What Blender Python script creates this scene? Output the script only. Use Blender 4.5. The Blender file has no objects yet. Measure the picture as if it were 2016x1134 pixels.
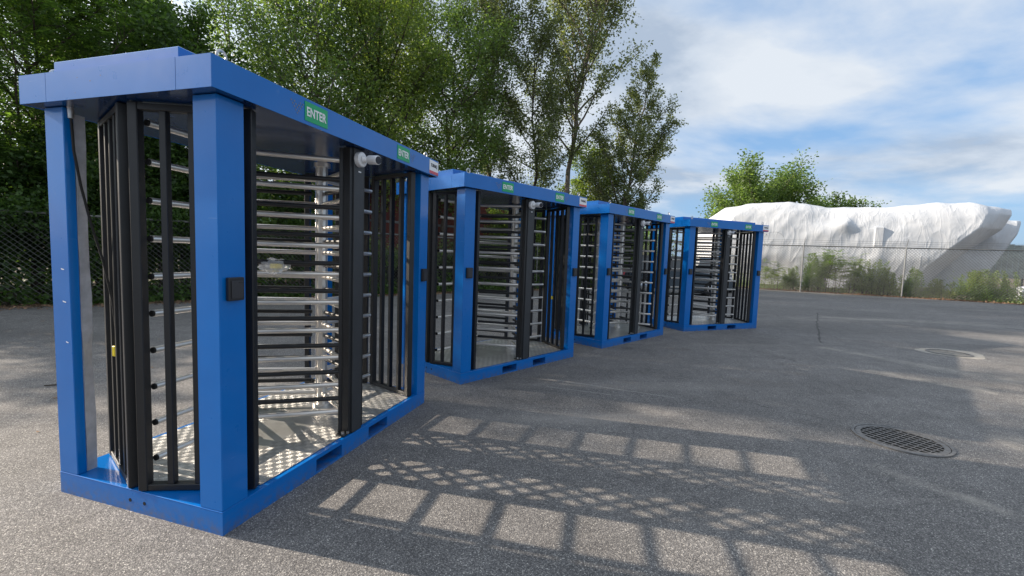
import bpy, bmesh, math, random
import numpy as np
from mathutils import Vector, Matrix
R = math.radians
scene = bpy.context.scene
C = scene.collection

# ------------------------------------------------------------------ camera
PITCH, ROLL, CAMH = 0.0767668, 0.0362604, 1.58640
cp, sp, cr, sr = math.cos(PITCH), math.sin(PITCH), math.cos(ROLL), math.sin(ROLL)
rt, up, fw = Vector((1, 0, 0)), Vector((0, sp, cp)), Vector((0, cp, -sp))
r2, u2 = rt*cr + up*sr, -sr*rt + cr*up
cam_d = bpy.data.cameras.new('camera')
cam = bpy.data.objects.new('camera', cam_d); C.objects.link(cam)
M = Matrix((r2, u2, -fw)).transposed().to_4x4(); M.translation = Vector((0, 0, CAMH))
cam.matrix_world = M
cam_d.sensor_width = 36; cam_d.lens = 36*859.63/2016
cam_d.clip_start = 0.05; cam_d.clip_end = 2000
scene.camera = cam
scene.render.resolution_x = 1024; scene.render.resolution_y = 576

# ------------------------------------------------------------------ light
SUN_EL, SUN_AZ = R(25.7), R(167.7)          # azimuth measured from +X, counter-clockwise
sd = Vector((math.cos(SUN_EL)*math.cos(SUN_AZ), math.cos(SUN_EL)*math.sin(SUN_AZ), math.sin(SUN_EL)))
sun_d = bpy.data.lights.new('sun', 'SUN'); sun_d.energy = 4.5; sun_d.angle = R(0.6); sun_d.color = (1.0, 0.86, 0.70)
sun = bpy.data.objects.new('sun', sun_d); C.objects.link(sun)
sun.rotation_euler = sd.to_track_quat('Z', 'Y').to_euler(); sun.location = sd*60

scene.view_settings.view_transform = 'Standard'; scene.view_settings.look = 'None'
scene.view_settings.gamma = 1; scene.view_settings.use_curve_mapping = False
scene.view_settings.exposure = 1.0

world = bpy.data.worlds.new('World'); scene.world = world; world.use_nodes = True
wt = world.node_tree; wt.nodes.clear()
def N(t, kind, **kw):
    n = t.nodes.new(kind)
    ins = kw.pop('ins', {})
    for k, v in kw.items(): setattr(n, k, v)
    for k, v in ins.items():
        if hasattr(v, 'is_output') or isinstance(v, bpy.types.NodeSocket): t.links.new(v, n.inputs[k])
        else: n.inputs[k].default_value = v
    return n
def mth(t, op, a, b=0.0, c=0.0, clamp=False):
    n = N(t, 'ShaderNodeMath', operation=op, use_clamp=clamp)
    for i, v in enumerate((a, b, c)):
        if isinstance(v, bpy.types.NodeSocket): t.links.new(v, n.inputs[i])
        else: n.inputs[i].default_value = v
    return n.outputs[0]
def ramp(t, fac, pts):
    n = N(t, 'ShaderNodeValToRGB'); t.links.new(fac, n.inputs[0])
    el = n.color_ramp.elements
    while len(el) > 2: el.remove(el[-1])
    for i, (p, c) in enumerate(pts):
        e = el[i] if i < 2 else el.new(p)
        e.position = p
        c = c if isinstance(c, tuple) else (c, c, c)
        e.color = (*c, 1)
    return n.outputs[0]
def mixc(t, fac, a, b, mode='MIX'):
    n = N(t, 'ShaderNodeMix', data_type='RGBA', blend_type=mode)
    for s, v in ((n.inputs[0], fac), (n.inputs[6], a), (n.inputs[7], b)):
        if isinstance(v, bpy.types.NodeSocket): t.links.new(v, s)
        elif isinstance(v, tuple): s.default_value = (*v, 1)
        else: s.default_value = v
    return n.outputs[2]
def noise(t, vec, scale, detail=4, rough=0.5, dist=0.0):
    n = N(t, 'ShaderNodeTexNoise', ins={'Scale': scale, 'Detail': detail, 'Roughness': rough, 'Distortion': dist})
    t.links.new(vec, n.inputs['Vector']); return n.outputs['Fac']
def mapping(t, vec, loc=(0, 0, 0), rot=(0, 0, 0), sc=(1, 1, 1)):
    n = N(t, 'ShaderNodeMapping', ins={'Location': loc, 'Rotation': rot, 'Scale': sc}); t.links.new(vec, n.inputs[0]); return n.outputs[0]

sky = N(wt, 'ShaderNodeTexSky', sky_type='NISHITA', sun_disc=False, sun_elevation=SUN_EL, sun_rotation=R(90)-SUN_AZ+R(360))
sky.air_density = 1.0; sky.dust_density = 1.4; sky.ozone_density = 2.0
tc = N(wt, 'ShaderNodeTexCoord')
sep = N(wt, 'ShaderNodeSeparateXYZ'); wt.links.new(tc.outputs['Generated'], sep.inputs[0])
zz = mth(wt, 'ADD', mth(wt, 'MAXIMUM', sep.outputs[2], 0.0), 0.20)
cx_ = mth(wt, 'DIVIDE', sep.outputs[0], zz); cy_ = mth(wt, 'DIVIDE', sep.outputs[1], zz)
comb_ = N(wt, 'ShaderNodeCombineXYZ'); wt.links.new(cx_, comb_.inputs[0]); wt.links.new(cy_, comb_.inputs[1])
cv = mapping(wt, comb_.outputs[0], loc=(0.9, 0.35, 0.0), rot=(0, 0, R(-30)), sc=(0.8, 1.0, 1.0))
n1 = noise(wt, cv, 1.05, 8, 0.55, 0.25)
n2 = noise(wt, mapping(wt, cv, loc=(7.3, 2.2, 1.0)), 0.45, 6, 0.55, 0.3)
n3 = noise(wt, mapping(wt, cv, loc=(3.1, 9.7, 2.0)), 1.55, 7, 0.56, 0.25)
cover = ramp(wt, mth(wt, 'ADD', mth(wt, 'MULTIPLY', n1, 0.55), mth(wt, 'MULTIPLY', n2, 0.45)), [(0.345, 0.0), (0.45, 1.0)])
# the cloud deck thins out towards the horizon, where blue sky shows below it
hz = ramp(wt, mth(wt, 'ADD', sep.outputs[2], mth(wt, 'MULTIPLY', mth(wt, 'SUBTRACT', n3, 0.5), 0.22)), [(0.075, 0.0), (0.15, 1.0)])
mask = mth(wt, 'MULTIPLY', mth(wt, 'MULTIPLY', cover, hz), 0.92)
ccol = ramp(wt, n3, [(0.36, (2.9, 3.45, 4.25)), (0.47, (4.2, 4.65, 5.25)), (0.60, (5.15, 5.45, 5.8))])
# thin cloud scatters sunlight forward, so it brightens towards the sun
dt = N(wt, 'ShaderNodeVectorMath', operation='DOT_PRODUCT'); wt.links.new(tc.outputs['Generated'], dt.inputs[0]); dt.inputs[1].default_value = tuple(sd)
gl = mth(wt, 'ADD', 1.0, mth(wt, 'MULTIPLY', mth(wt, 'POWER', mth(wt, 'MAXIMUM', dt.outputs['Value'], 0.0), 3.0), 1.3))
ccol = mixc(wt, 1.0, ccol, N(wt, 'ShaderNodeCombineXYZ', ins={0: gl, 1: gl, 2: gl}).outputs[0], 'MULTIPLY')
skyc = mixc(wt, 1.0, sky.outputs[0], (1.0, 1.0, 1.0), 'MULTIPLY')
skyb = mixc(wt, 0.6, skyc, (1.8, 3.4, 5.9))
skyf = mixc(wt, mask, skyb, ccol)
bg = N(wt, 'ShaderNodeBackground', ins={'Strength': 0.080}); wt.links.new(skyf, bg.inputs[0])
wo = N(wt, 'ShaderNodeOutputWorld'); wt.links.new(bg.outputs[0], wo.inputs[0])

# ------------------------------------------------------------------ materials
def mat(name):
    m = bpy.data.materials.new(name); m.use_nodes = True
    t = m.node_tree; b = t.nodes['Principled BSDF']; return m, t, b
def objco(t): return N(t, 'ShaderNodeTexCoord').outputs['Object']
def bump(t, b, h, strength, dist=0.01, prev=None):
    n = N(t, 'ShaderNodeBump', ins={'Strength': strength, 'Distance': dist}); t.links.new(h, n.inputs['Height'])
    if prev is not None: t.links.new(prev, n.inputs['Normal'])
    t.links.new(n.outputs[0], b.inputs['Normal']); return n.outputs[0]
def simple(name, col, rough=0.5, metal=0.0, var=0.15, sc=6.0, bmp=0.0, coat=0.0, coatr=0.1, bsc=60):
    m, t, b = mat(name); v = objco(t)
    f = noise(t, v, sc, 5, 0.6)
    c0 = tuple(max(0, x*(1-var)) for x in col); c1 = tuple(min(1, x*(1+var)) for x in col)
    t.links.new(ramp(t, f, [(0.3, c0), (0.7, c1)]), b.inputs['Base Color'])
    t.links.new(ramp(t, noise(t, v, sc*2.3, 4, 0.6), [(0.3, max(0, rough-0.025)), (0.7, min(1, rough+0.025))]), b.inputs['Roughness'])
    b.inputs['Metallic'].default_value = metal
    b.inputs['Coat Weight'].default_value = coat; b.inputs['Coat Roughness'].default_value = coatr
    if bmp: bump(t, b, noise(t, v, bsc, 3, 0.5), bmp, 0.004)
    return m

def blue_paint():
    m, t, b = mat('blue_gloss_paint'); v = objco(t)
    f = noise(t, v, 3.0, 4, 0.6)
    base = ramp(t, f, [(0.3, (0.0, 0.138, 0.485)), (0.7, (0.0, 0.154, 0.53))])
    # faint dusty scuffs
    sm = ramp(t, noise(t, mapping(t, v, sc=(9, 9, 5)), 1.1, 6, 0.7), [(0.66, 0.0), (0.76, 0.22)])
    cb_ = mixc(t, sm, base, (0.13, 0.27, 0.50))
    sc_ = ramp(t, noise(t, mapping(t, v, rot=(0.3, 0.4, 0.2), sc=(3, 3, 40)), 1.6, 3, 0.5), [(0.735, 0.0), (0.76, 0.30)])
    cb_ = mixc(t, sc_, cb_, (0.18, 0.33, 0.58))
    z_ = N(t, 'ShaderNodeSeparateXYZ'); t.links.new(v, z_.inputs[0])
    # road grit splashed on the lowest few centimetres
    dm = mth(t, 'MULTIPLY', mth(t, 'SUBTRACT', 1.0, mth(t, 'DIVIDE', z_.outputs[2], 0.11), clamp=True), ramp(t, noise(t, v, 22, 6, 0.7), [(0.38, 0.0), (0.66, 0.75)]))
    t.links.new(mixc(t, dm, cb_, (0.13, 0.12, 0.11)), b.inputs['Base Color'])
    t.links.new(ramp(t, noise(t, v, 8, 5, 0.65), [(0.3, 0.27), (0.75, 0.31)]), b.inputs['Roughness'])
    b.inputs['Specular IOR Level'].default_value = 0.22
    b.inputs['Coat Weight'].default_value = 0.4; b.inputs['Coat Roughness'].default_value = 0.1
    bump(t, b, noise(t, v, 160, 2, 0.5), 0.05, 0.0004)
    return m
BLUE = blue_paint()
BLACK = simple('black_powder_coat', (0.011, 0.012, 0.014), 0.42, bmp=0.1, bsc=300)
GREYBLK = simple('charcoal_powder_coat', (0.03, 0.033, 0.038), 0.5, bmp=0.1, bsc=300)
RUBBER = simple('black_rubber', (0.01, 0.01, 0.01), 0.7)
STEEL = simple('brushed_stainless', (0.74, 0.71, 0.67), 0.33, 0.82, var=0.03, sc=1.5)
PLASTIC = simple('dark_grey_plastic', (0.028, 0.028, 0.034), 0.45)
PLASTIC2 = simple('black_plastic', (0.016, 0.016, 0.02), 0.35)
WHITEPL = simple('white_plastic', (0.75, 0.76, 0.78), 0.35, var=0.04)
LENS = simple('camera_lens_glass', (0.008, 0.009, 0.02), 0.35)
GREEN = simple('green_sign_vinyl', (0.0, 0.36, 0.13), 0.4, var=0.05)
WHITEV = simple('white_sign_vinyl', (0.82, 0.84, 0.86), 0.45, var=0.03)
GREYV = simple('grey_print', (0.17, 0.18, 0.24), 0.5, var=0.1)
DARKV = simple('black_print', (0.03, 0.03, 0.04), 0.5, var=0.1)
REDV = simple('red_print', (0.62, 0.10, 0.13), 0.5, var=0.1)
YELLOW = simple('yellow_plastic', (0.8, 0.62, 0.03), 0.45)
ZINC = simple('zinc_steel', (0.50, 0.50, 0.50), 0.38, 0.9, var=0.2, sc=30)
GALV = simple('galvanised_wire', (0.20, 0.21, 0.215), 0.55, 0.2, var=0.25, sc=3)
GALVD = simple('weathered_fence_wire', (0.16, 0.16, 0.15), 0.6, 0.4, var=0.3, sc=3)
FILM = simple('wrinkled_grey_film', (0.38, 0.40, 0.45), 0.3, 0.0, var=0.2, sc=14, bmp=0.6, bsc=26)
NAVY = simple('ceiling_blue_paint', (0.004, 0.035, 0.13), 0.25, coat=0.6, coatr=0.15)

def tread():
    m, t, b = mat('tread_plate'); v = objco(t)
    s = N(t, 'ShaderNodeSeparateXYZ'); t.links.new(v, s.inputs[0])
    x, y = s.outputs[0], s.outputs[1]; c = 0.044
    fx = mth(t, 'FLOOR', mth(t, 'DIVIDE', x, c)); fy = mth(t, 'FLOOR', mth(t, 'DIVIDE', y, c))
    chk = mth(t, 'MODULO', mth(t, 'ABSOLUTE', mth(t, 'ADD', fx, fy)), 2.0)
    rx = mth(t, 'FRACT', mth(t, 'DIVIDE', x, c)); ry = mth(t, 'FRACT', mth(t, 'DIVIDE', y, c))
    def sel(a, b_): return mth(t, 'ADD', mth(t, 'MULTIPLY', chk, a), mth(t, 'MULTIPLY', mth(t, 'SUBTRACT', 1.0, chk), b_))
    a = sel(rx, ry); o = sel(ry, rx)
    bar = mth(t, 'SINE', mth(t, 'MULTIPLY', a, 2*math.pi*5))
    bar = mth(t, 'MULTIPLY', mth(t, 'ADD', bar, 0.3, clamp=True), 0.9)
    # each group of bars stops short of its cell's edge
    e1 = mth(t, 'MULTIPLY', mth(t, 'GREATER_THAN', o, 0.1), mth(t, 'LESS_THAN', o, 0.9))
    h = mth(t, 'MULTIPLY', bar, e1)
    # worn smooth patch in the middle
    d1 = mth(t, 'DIVIDE', mth(t, 'SUBTRACT', x, 1.12), 0.82); d2 = mth(t, 'DIVIDE', mth(t, 'SUBTRACT', y, 0.60), 0.21)
    rr = mth(t, 'ADD', mth(t, 'MULTIPLY', d1, d1), mth(t, 'MULTIPLY', d2, d2))
    keep = mth(t, 'MULTIPLY', mth(t, 'SUBTRACT', rr, 0.75), 4.0, clamp=True)
    h = mth(t, 'MULTIPLY', h, keep)
    cellt = N(t, 'ShaderNodeTexWhiteNoise'); cc = N(t, 'ShaderNodeCombineXYZ'); t.links.new(fx, cc.inputs[0]); t.links.new(fy, cc.inputs[1]); t.links.new(cc.outputs[0], cellt.inputs['Vector'])
    base = ramp(t, noise(t, v, 5, 5, 0.6), [(0.3, (0.42, 0.42, 0.41)), (0.7, (0.55, 0.55, 0.53))])
    base = mixc(t, mth(t, 'MULTIPLY', h, 0.3), base, (0.88, 0.88, 0.87))
    base = mixc(t, mth(t, 'MULTIPLY', mth(t, 'MULTIPLY', mth(t, 'SUBTRACT', 1.0, chk), keep), 0.35), base, (0.22, 0.22, 0.22))
    t.links.new(base, b.inputs['Base Color'])
    b.inputs['Metallic'].default_value = 0.7
    t.links.new(ramp(t, noise(t, v, 9, 5, 0.6), [(0.3, 0.30), (0.7, 0.42)]), b.inputs['Roughness'])
    bump(t, b, h, 0.8, 0.0025)
    return m
TREAD = tread()

SCRATCH = [(0.50, 5.55, 1.93, 4.95, 0.014, 0.15), (0.46, 5.2, 1.2, 4.98, 0.012, 0.15)]
PALE_STREAKS = [(6.1, 8.5, 6.95, 6.9, 0.26, 1.5), (6.8, 7.2, 7.7, 6.0, 0.42, 2.0), (5.6, 6.7, 6.4, 5.6, 0.22, 1.6), (2.9, 3.4, 3.7, 2.2, 0.10, 2.5), (9.5, 13.5, 14.5, 13.0, 0.5, 2.0), (4.6, 4.0, 5.6, 3.9, 0.35, 2.0)]  # wide soft streaks of paler, warmer tone, broken up by noise
CRACKS = [(3.4, 4.35, 2.7, 4.9, 0.008, 2.0), (6.4, 8.9, 8.2, 11.6, 0.03, 1.6), (8.2, 11.6, 10.3, 14.6, 0.03, 1.6)]
def asphalt():
    m, t, b = mat('asphalt'); v = objco(t)
    # aggregate stones
    vo = N(t, 'ShaderNodeTexVoronoi', ins={'Scale': 160.0}); t.links.new(v, vo.inputs['Vector'])
    s2 = N(t, 'ShaderNodeSeparateColor'); t.links.new(vo.outputs['Color'], s2.inputs[0])
    stone = s2.outputs[0]
    col = ramp(t, stone, [(0.0, (0.140, 0.136, 0.136)), (0.45, (0.218, 0.210, 0.206)), (0.78, (0.305, 0.293, 0.282)), (0.95, (0.44, 0.42, 0.395)), (1.0, (0.70, 0.67, 0.62))])
    edge = ramp(t, vo.outputs['Distance'], [(0.15, 1.0), (0.62, 0.5)])
    col = mixc(t, 1.0, col, edge, 'MULTIPLY')
    big = ramp(t, noise(t, mapping(t, v, rot=(0, 0, R(38)), sc=(0.6, 1.3, 1)), 0.28, 6, 0.6, 0.6), [(0.3, 0.78), (0.7, 1.22)])
    col = mixc(t, 1.0, col, big, 'MULTIPLY')
    med = ramp(t, noise(t, v, 3.2, 6, 0.65), [(0.3, 0.84), (0.7, 1.16)])
    col = mixc(t, 1.0, col, med, 'MULTIPLY')
    # dusty pale streaks swept across the lot
    st = ramp(t, noise(t, mapping(t, v, rot=(0, 0, R(14)), sc=(0.10, 0.75, 1)), 1.0, 7, 0.62, 0.8), [(0.58, 0.0), (0.70, 0.42)])
    col = mixc(t, st, col, (0.33, 0.31, 0.285))
    # oily dark spots
    dk = ramp(t, noise(t, mapping(t, v, loc=(5, 3, 0)), 0.9, 5, 0.6), [(0.64, 0.0), (0.78, 0.55)])
    col = mixc(t, dk, col, (0.055, 0.055, 0.058))
    sx = N(t, 'ShaderNodeSeparateXYZ'); wob = mth(t, 'MULTIPLY', mth(t, 'SUBTRACT', noise(t, v, 2.5, 4, 0.6), 0.5), 0.12)
    t.links.new(v, sx.inputs[0])
    def seg(ax_, ay_, bx_, by_, w, wv=1.0):     # 1 near a line on the ground between two points
        dx, dy = bx_-ax_, by_-ay_; ln = math.hypot(dx, dy); dx /= ln; dy /= ln
        px_ = mth(t, 'SUBTRACT', sx.outputs[0], ax_); py_ = mth(t, 'SUBTRACT', sx.outputs[1], ay_)
        al = mth(t, 'ADD', mth(t, 'MULTIPLY', px_, dx), mth(t, 'MULTIPLY', py_, dy))
        ac = mth(t, 'ADD', mth(t, 'ADD', mth(t, 'MULTIPLY', px_, -dy), mth(t, 'MULTIPLY', py_, dx)), mth(t, 'MULTIPLY', wob, wv))
        ins_ = mth(t, 'MULTIPLY', mth(t, 'GREATER_THAN', al, 0.0), mth(t, 'LESS_THAN', al, ln))
        return mth(t, 'MULTIPLY', mth(t, 'SUBTRACT', 1.0, mth(t, 'DIVIDE', mth(t, 'ABSOLUTE', ac), w), clamp=True), ins_)
    for q in SCRATCH: col = mixc(t, mth(t, 'MULTIPLY', seg(*q), 0.6), col, (0.42, 0.41, 0.39))
    for q in PALE_STREAKS: col = mixc(t, mth(t, 'MULTIPLY', mth(t, 'MULTIPLY', seg(*q), ramp(t, noise(t, v, 3.5, 5, 0.65), [(0.35, 0.0), (0.65, 1.0)])), 0.45), col, (0.44, 0.41, 0.355))
    for q in CRACKS: col = mixc(t, mth(t, 'MULTIPLY', seg(*q), 0.85), col, (0.035, 0.034, 0.034))
    # fine random cracking, only here and there
    ve = N(t, 'ShaderNodeTexVoronoi', feature='DISTANCE_TO_EDGE', ins={'Scale': 0.42}); wv_ = N(t, 'ShaderNodeVectorMath', operation='ADD')
    nn_ = N(t, 'ShaderNodeTexNoise', ins={'Scale': 1.6, 'Detail': 6.0}); t.links.new(v, nn_.inputs['Vector']); t.links.new(v, wv_.inputs[0]); t.links.new(nn_.outputs['Color'], wv_.inputs[1]); t.links.new(wv_.outputs[0], ve.inputs['Vector'])
    ck = mth(t, 'MULTIPLY', ramp(t, ve.outputs['Distance'], [(0.0, 1.0), (0.0065, 0.0)]), ramp(t, noise(t, mapping(t, v, loc=(2, 8, 0)), 0.35, 3, 0.5), [(0.52, 0.0), (0.62, 0.75)]))
    col = mixc(t, ck, col, (0.04, 0.039, 0.038))
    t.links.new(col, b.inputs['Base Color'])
    b.inputs['Roughness'].default_value = 0.82; b.inputs['Specular IOR Level'].default_value = 0.35
    hgt = mth(t, 'SUBTRACT', 1.0, vo.outputs['Distance'])
    bump(t, b, hgt, 0.5, 0.005)
    return m
ASPH = asphalt()
DIRT = simple('dry_soil', (0.11, 0.085, 0.06), 0.95, var=0.5, sc=3, bmp=0.6, bsc=30)
CONC = simple('worn_concrete', (0.30, 0.285, 0.255), 0.9, var=0.25, sc=7, bmp=0.4, bsc=60)
IRON = simple('cast_iron', (0.155, 0.15, 0.145), 0.6, 0.35, var=0.35, sc=30, bmp=0.4, bsc=80)
PIT = simple('drain_pit', (0.01, 0.01, 0.01), 0.95)
BARK = simple('grey_bark', (0.16, 0.135, 0.11), 0.95, var=0.45, sc=9, bmp=0.8, bsc=22)
BARKD = simple('dark_bark', (0.07, 0.055, 0.042), 0.95, var=0.45, sc=9, bmp=0.8, bsc=22)
LITTER = simple('dead_leaves', (0.24, 0.15, 0.09), 0.9, var=0.6, sc=14)

def leafmat(name, lo, hi, trans=0.32, yellow=0.0):
    m, t, b = mat(name); v = objco(t)
    g = N(t, 'ShaderNodeNewGeometry')
    c1 = ramp(t, g.outputs['Random Per Island'], [(0.0, lo), (0.75, hi), (1.0, tuple(min(1, x*1.35) for x in hi))])
    cl = ramp(t, noise(t, v, 0.9, 3, 0.6), [(0.3, 0.72), (0.7, 1.22)])
    c1 = mixc(t, 1.0, c1, cl, 'MULTIPLY')
    t.links.new(c1, b.inputs['Base Color'])
    b.inputs['Roughness'].default_value = 0.48; b.inputs['Specular IOR Level'].default_value = 0.45
    tr = N(t, 'ShaderNodeBsdfTranslucent')
    t.links.new(mixc(t, 1.0, c1, (1.6, 1.65, 0.7), 'MULTIPLY'), tr.inputs[0])
    mx = N(t, 'ShaderNodeMixShader', ins={0: trans})
    t.links.new(b.outputs[0], mx.inputs[1]); t.links.new(tr.outputs[0], mx.inputs[2])
    t.links.new(mx.outputs[0], t.nodes['Material Output'].inputs[0])
    return m
L_DARK = leafmat('dark_green_leaves', (0.040, 0.085, 0.024), (0.085, 0.150, 0.040), 0.5)
L_MID = leafmat('mid_green_leaves', (0.080, 0.138, 0.046), (0.152, 0.222, 0.078), 0.52)
L_PALE = leafmat('silvery_green_leaves', (0.095, 0.125, 0.062), (0.175, 0.205, 0.105), 0.45)
L_FRESH = leafmat('fresh_green_leaves', (0.100, 0.160, 0.040), (0.185, 0.245, 0.070), 0.5)
L_WEED = leafmat('weed_leaves', (0.11, 0.165, 0.065), (0.20, 0.265, 0.12), 0.45)

def wrapmat():
    m, t, b = mat('white_shrink_wrap'); v = objco(t)
    t.links.new(ramp(t, noise(t, v, 0.8, 6, 0.6), [(0.3, (0.47, 0.50, 0.545)), (0.7, (0.58, 0.60, 0.63))]), b.inputs['Base Color'])
    b.inputs['Roughness'].default_value = 0.42
    def ridge(vec, sc, dist, pw):
        n_ = noise(t, vec, sc, 2.0, 0.5, dist)
        return mth(t, 'POWER', mth(t, 'SUBTRACT', 1.0, mth(t, 'ABSOLUTE', mth(t, 'SUBTRACT', mth(t, 'MULTIPLY', n_, 2.0), 1.0))), pw)
    h = mth(t, 'ADD', ridge(mapping(t, v, rot=(0.3, 0.7, 0.2), sc=(1.3, 1.3, 0.45)), 0.6, 0.6, 9.0), mth(t, 'MULTIPLY', ridge(mapping(t, v, rot=(0.6, -0.8, 0.5), sc=(2.2, 2.2, 0.6)), 0.9, 0.8, 8.0), 0.45))
    h = mth(t, 'ADD', h, mth(t, 'MULTIPLY', noise(t, v, 3.0, 4, 0.5, 0.6), 0.25))
    bump(t, b, h, 0.22, 0.08)
    return m
WRAP = wrapmat()
REDB = simple('faded_red_boards', (0.115, 0.026, 0.018), 0.8, var=0.35, sc=4, bmp=0.3)
GREYW = simple('weathered_grey_timber', (0.15, 0.15, 0.15), 0.85, var=0.3, sc=5)
CORR = simple('grey_green_sheet_metal', (0.34, 0.37, 0.35), 0.6, 0.2, var=0.25, sc=3)
CARP = simple('black_car_paint', (0.012, 0.013, 0.016), 0.25, 0.3, coat=1.0, coatr=0.05)
CARP2 = simple('dark_blue_grey_car_paint', (0.03, 0.04, 0.055), 0.25, 0.3, coat=1.0, coatr=0.05)
CARG = simple('tinted_car_glass', (0.02, 0.03, 0.035), 0.05, coat=1.0)
CHROME = simple('bright_trim', (0.7, 0.7, 0.72), 0.2, 1.0)
HEADL = simple('headlight_glass', (0.55, 0.57, 0.6), 0.15, 0.4)
def bagmat():
    m, t, b = mat('clear_plastic_bag'); v = objco(t)
    b.inputs['Base Color'].default_value = (0.9, 0.92, 0.95, 1); b.inputs['Roughness'].default_value = 0.12
    bump(t, b, noise(t, v, 45, 5, 0.7, 1.0), 1.0, 0.01)
    tr = N(t, 'ShaderNodeBsdfTransparent')
    mx = N(t, 'ShaderNodeMixShader', ins={0: 0.36}); t.links.new(tr.outputs[0], mx.inputs[1]); t.links.new(b.outputs[0], mx.inputs[2])
    t.links.new(mx.outputs[0], t.nodes['Material Output'].inputs[0]); return m
BAG = bagmat()

# ------------------------------------------------------------------ mesh helpers
def V(*a): return Vector(a)
class MB:
    def __init__(s): s.v = []; s.f = []; s.mi = []
    def add(s, vs, fs, mi=0):
        o = len(s.v); s.v += [tuple(v) for v in vs]; s.f += [tuple(i+o for i in f) for f in fs]; s.mi += [mi]*len(fs); return s
    def box(s, x0, x1, y0, y1, z0, z1, mi=0, b=0.0, mtx=None):
        """box, with its long edges chamfered by b"""
        if b <= 0:
            vs = [(x, y, z) for z in (z0, z1) for y in (y0, y1) for x in (x0, x1)]
            fs = [(0, 2, 3, 1), (4, 5, 7, 6), (0, 1, 5, 4), (2, 6, 7, 3), (0, 4, 6, 2), (1, 3, 7, 5)]
        else:
            bm = bmesh.new(); bmesh.ops.create_cube(bm, size=1)
            for v in bm.verts: v.co = Vector(((x0+x1)/2+v.co.x*(x1-x0), (y0+y1)/2+v.co.y*(y1-y0), (z0+z1)/2+v.co.z*(z1-z0)))
            bmesh.ops.bevel(bm, geom=bm.edges[:], offset=b, segments=1, affect='EDGES')
            bm.verts.index_update(); vs = [tuple(v.co) for v in bm.verts]; fs = [tuple(v.index for v in f.verts) for f in bm.faces]; bm.free()
        if mtx is not None: vs = [tuple(mtx @ Vector(v)) for v in vs]
        return s.add(vs, fs, mi)
    def tube(s, pts, rad, n=8, caps=True, mi=0):
        pts = [Vector(p) for p in pts]
        rads = rad if isinstance(rad, (list, tuple)) else [rad]*len(pts)
        vs = []; fs = []
        prev = None
        for i, p in enumerate(pts):
            d = (pts[min(i+1, len(pts)-1)] - pts[max(i-1, 0)]).normalized()
            if prev is None:
                a = d.orthogonal().normalized()
            else:
                a = (prev - d*prev.dot(d))
                a = a.normalized() if a.length > 1e-6 else d.orthogonal().normalized()
            prev = a; b_ = d.cross(a)
            for k in range(n):
                t = 2*math.pi*k/n; vs.append(p + (a*math.cos(t)+b_*math.sin(t))*rads[i])
        for i in range(len(pts)-1):
            for k in range(n):
                fs.append((i*n+k, i*n+(k+1) % n, (i+1)*n+(k+1) % n, (i+1)*n+k))
        if caps:
            fs.append(tuple(range(n))[::-1]); fs.append(tuple((len(pts)-1)*n+k for k in range(n)))
        return s.add(vs, fs, mi)
    def bar(s, p, q, w, d, side=None, mi=0, b=0.0):
        """rectangular bar from p to q; w across 'side', d the other way"""
        p, q = Vector(p), Vector(q); z = (q-p).normalized()
        x = Vector(side) if side is not None else z.orthogonal()
        x = (x - z*x.dot(z)).normalized(); y = z.cross(x)
        m = Matrix((x, y, z)).transposed().to_4x4(); m.translation = p
        return s.box(-w/2, w/2, -d/2, d/2, 0, (q-p).length, mi, b, m)
    def build(s, name, mats, parent=None, smooth=False, loc=None, rz=0, link=True):
        me = bpy.data.meshes.new(name); me.from_pydata(s.v, [], s.f)
        for m in (mats if isinstance(mats, (list, tuple)) else [mats]): me.materials.append(m)
        if any(s.mi): me.polygons.foreach_set('material_index', s.mi)
        if smooth:
            me.polygons.foreach_set('use_smooth', [True]*len(me.polygons))
            try: me.set_sharp_from_angle(angle=R(38))
            except Exception: pass
        me.update()
        return place(name, me, parent, loc, rz)
def place(name, me, parent=None, loc=None, rz=0):
    o = bpy.data.objects.new(name, me)
    C.objects.link(o)
    if parent: o.parent = parent
    if loc is not None: o.location = loc
    o.rotation_euler.z = rz
    return o
def thing(name, label, cat, loc=(0, 0, 0), rz=0, group=None):
    o = bpy.data.objects.new(name, None); C.objects.link(o); o.empty_display_size = 0.2
    o.location = loc; o.rotation_euler.z = rz; tag(o, label, cat, group); return o
def tag(o, label, cat, group=None):
    o['label'] = label; o['category'] = cat
    if group: o['group'] = group
    return o
def kind(o, k): o['kind'] = k; return o
def children(o): return [c for c in bpy.data.objects if c.parent == o]
def copy_tree(o, kids, parent=None):
    c = o.copy(); C.objects.link(c)
    if parent is not None: c.parent = parent
    for ch in kids.get(o.name, []): copy_tree(ch, kids, c)
    return c
def kidmap():
    k = {}
    for o in bpy.data.objects:
        if o.parent: k.setdefault(o.parent.name, []).append(o)
    return k
_txt = {}
def text_mesh(body, size, bold=0.0, sx=1.0):
    cu = bpy.data.curves.new('text', 'FONT'); cu.body = body; cu.size = size; cu.offset = bold; cu.extrude = 0.0008
    cu.align_x = 'CENTER'; cu.align_y = 'CENTER'
    o = bpy.data.objects.new('text', cu); C.objects.link(o)
    dg = bpy.context.evaluated_depsgraph_get(); dg.update()
    me = bpy.data.meshes.new_from_object(o.evaluated_get(dg)); bpy.data.objects.remove(o)
    for v in me.vertices: v.co.x *= sx
    xs = [v.co.x for v in me.vertices]; ys = [v.co.y for v in me.vertices]
    cx, cy = (min(xs)+max(xs))/2, (min(ys)+max(ys))/2
    for v in me.vertices: v.co.x -= cx; v.co.y -= cy
    return me, max(xs)-min(xs), max(ys)-min(ys)

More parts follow.
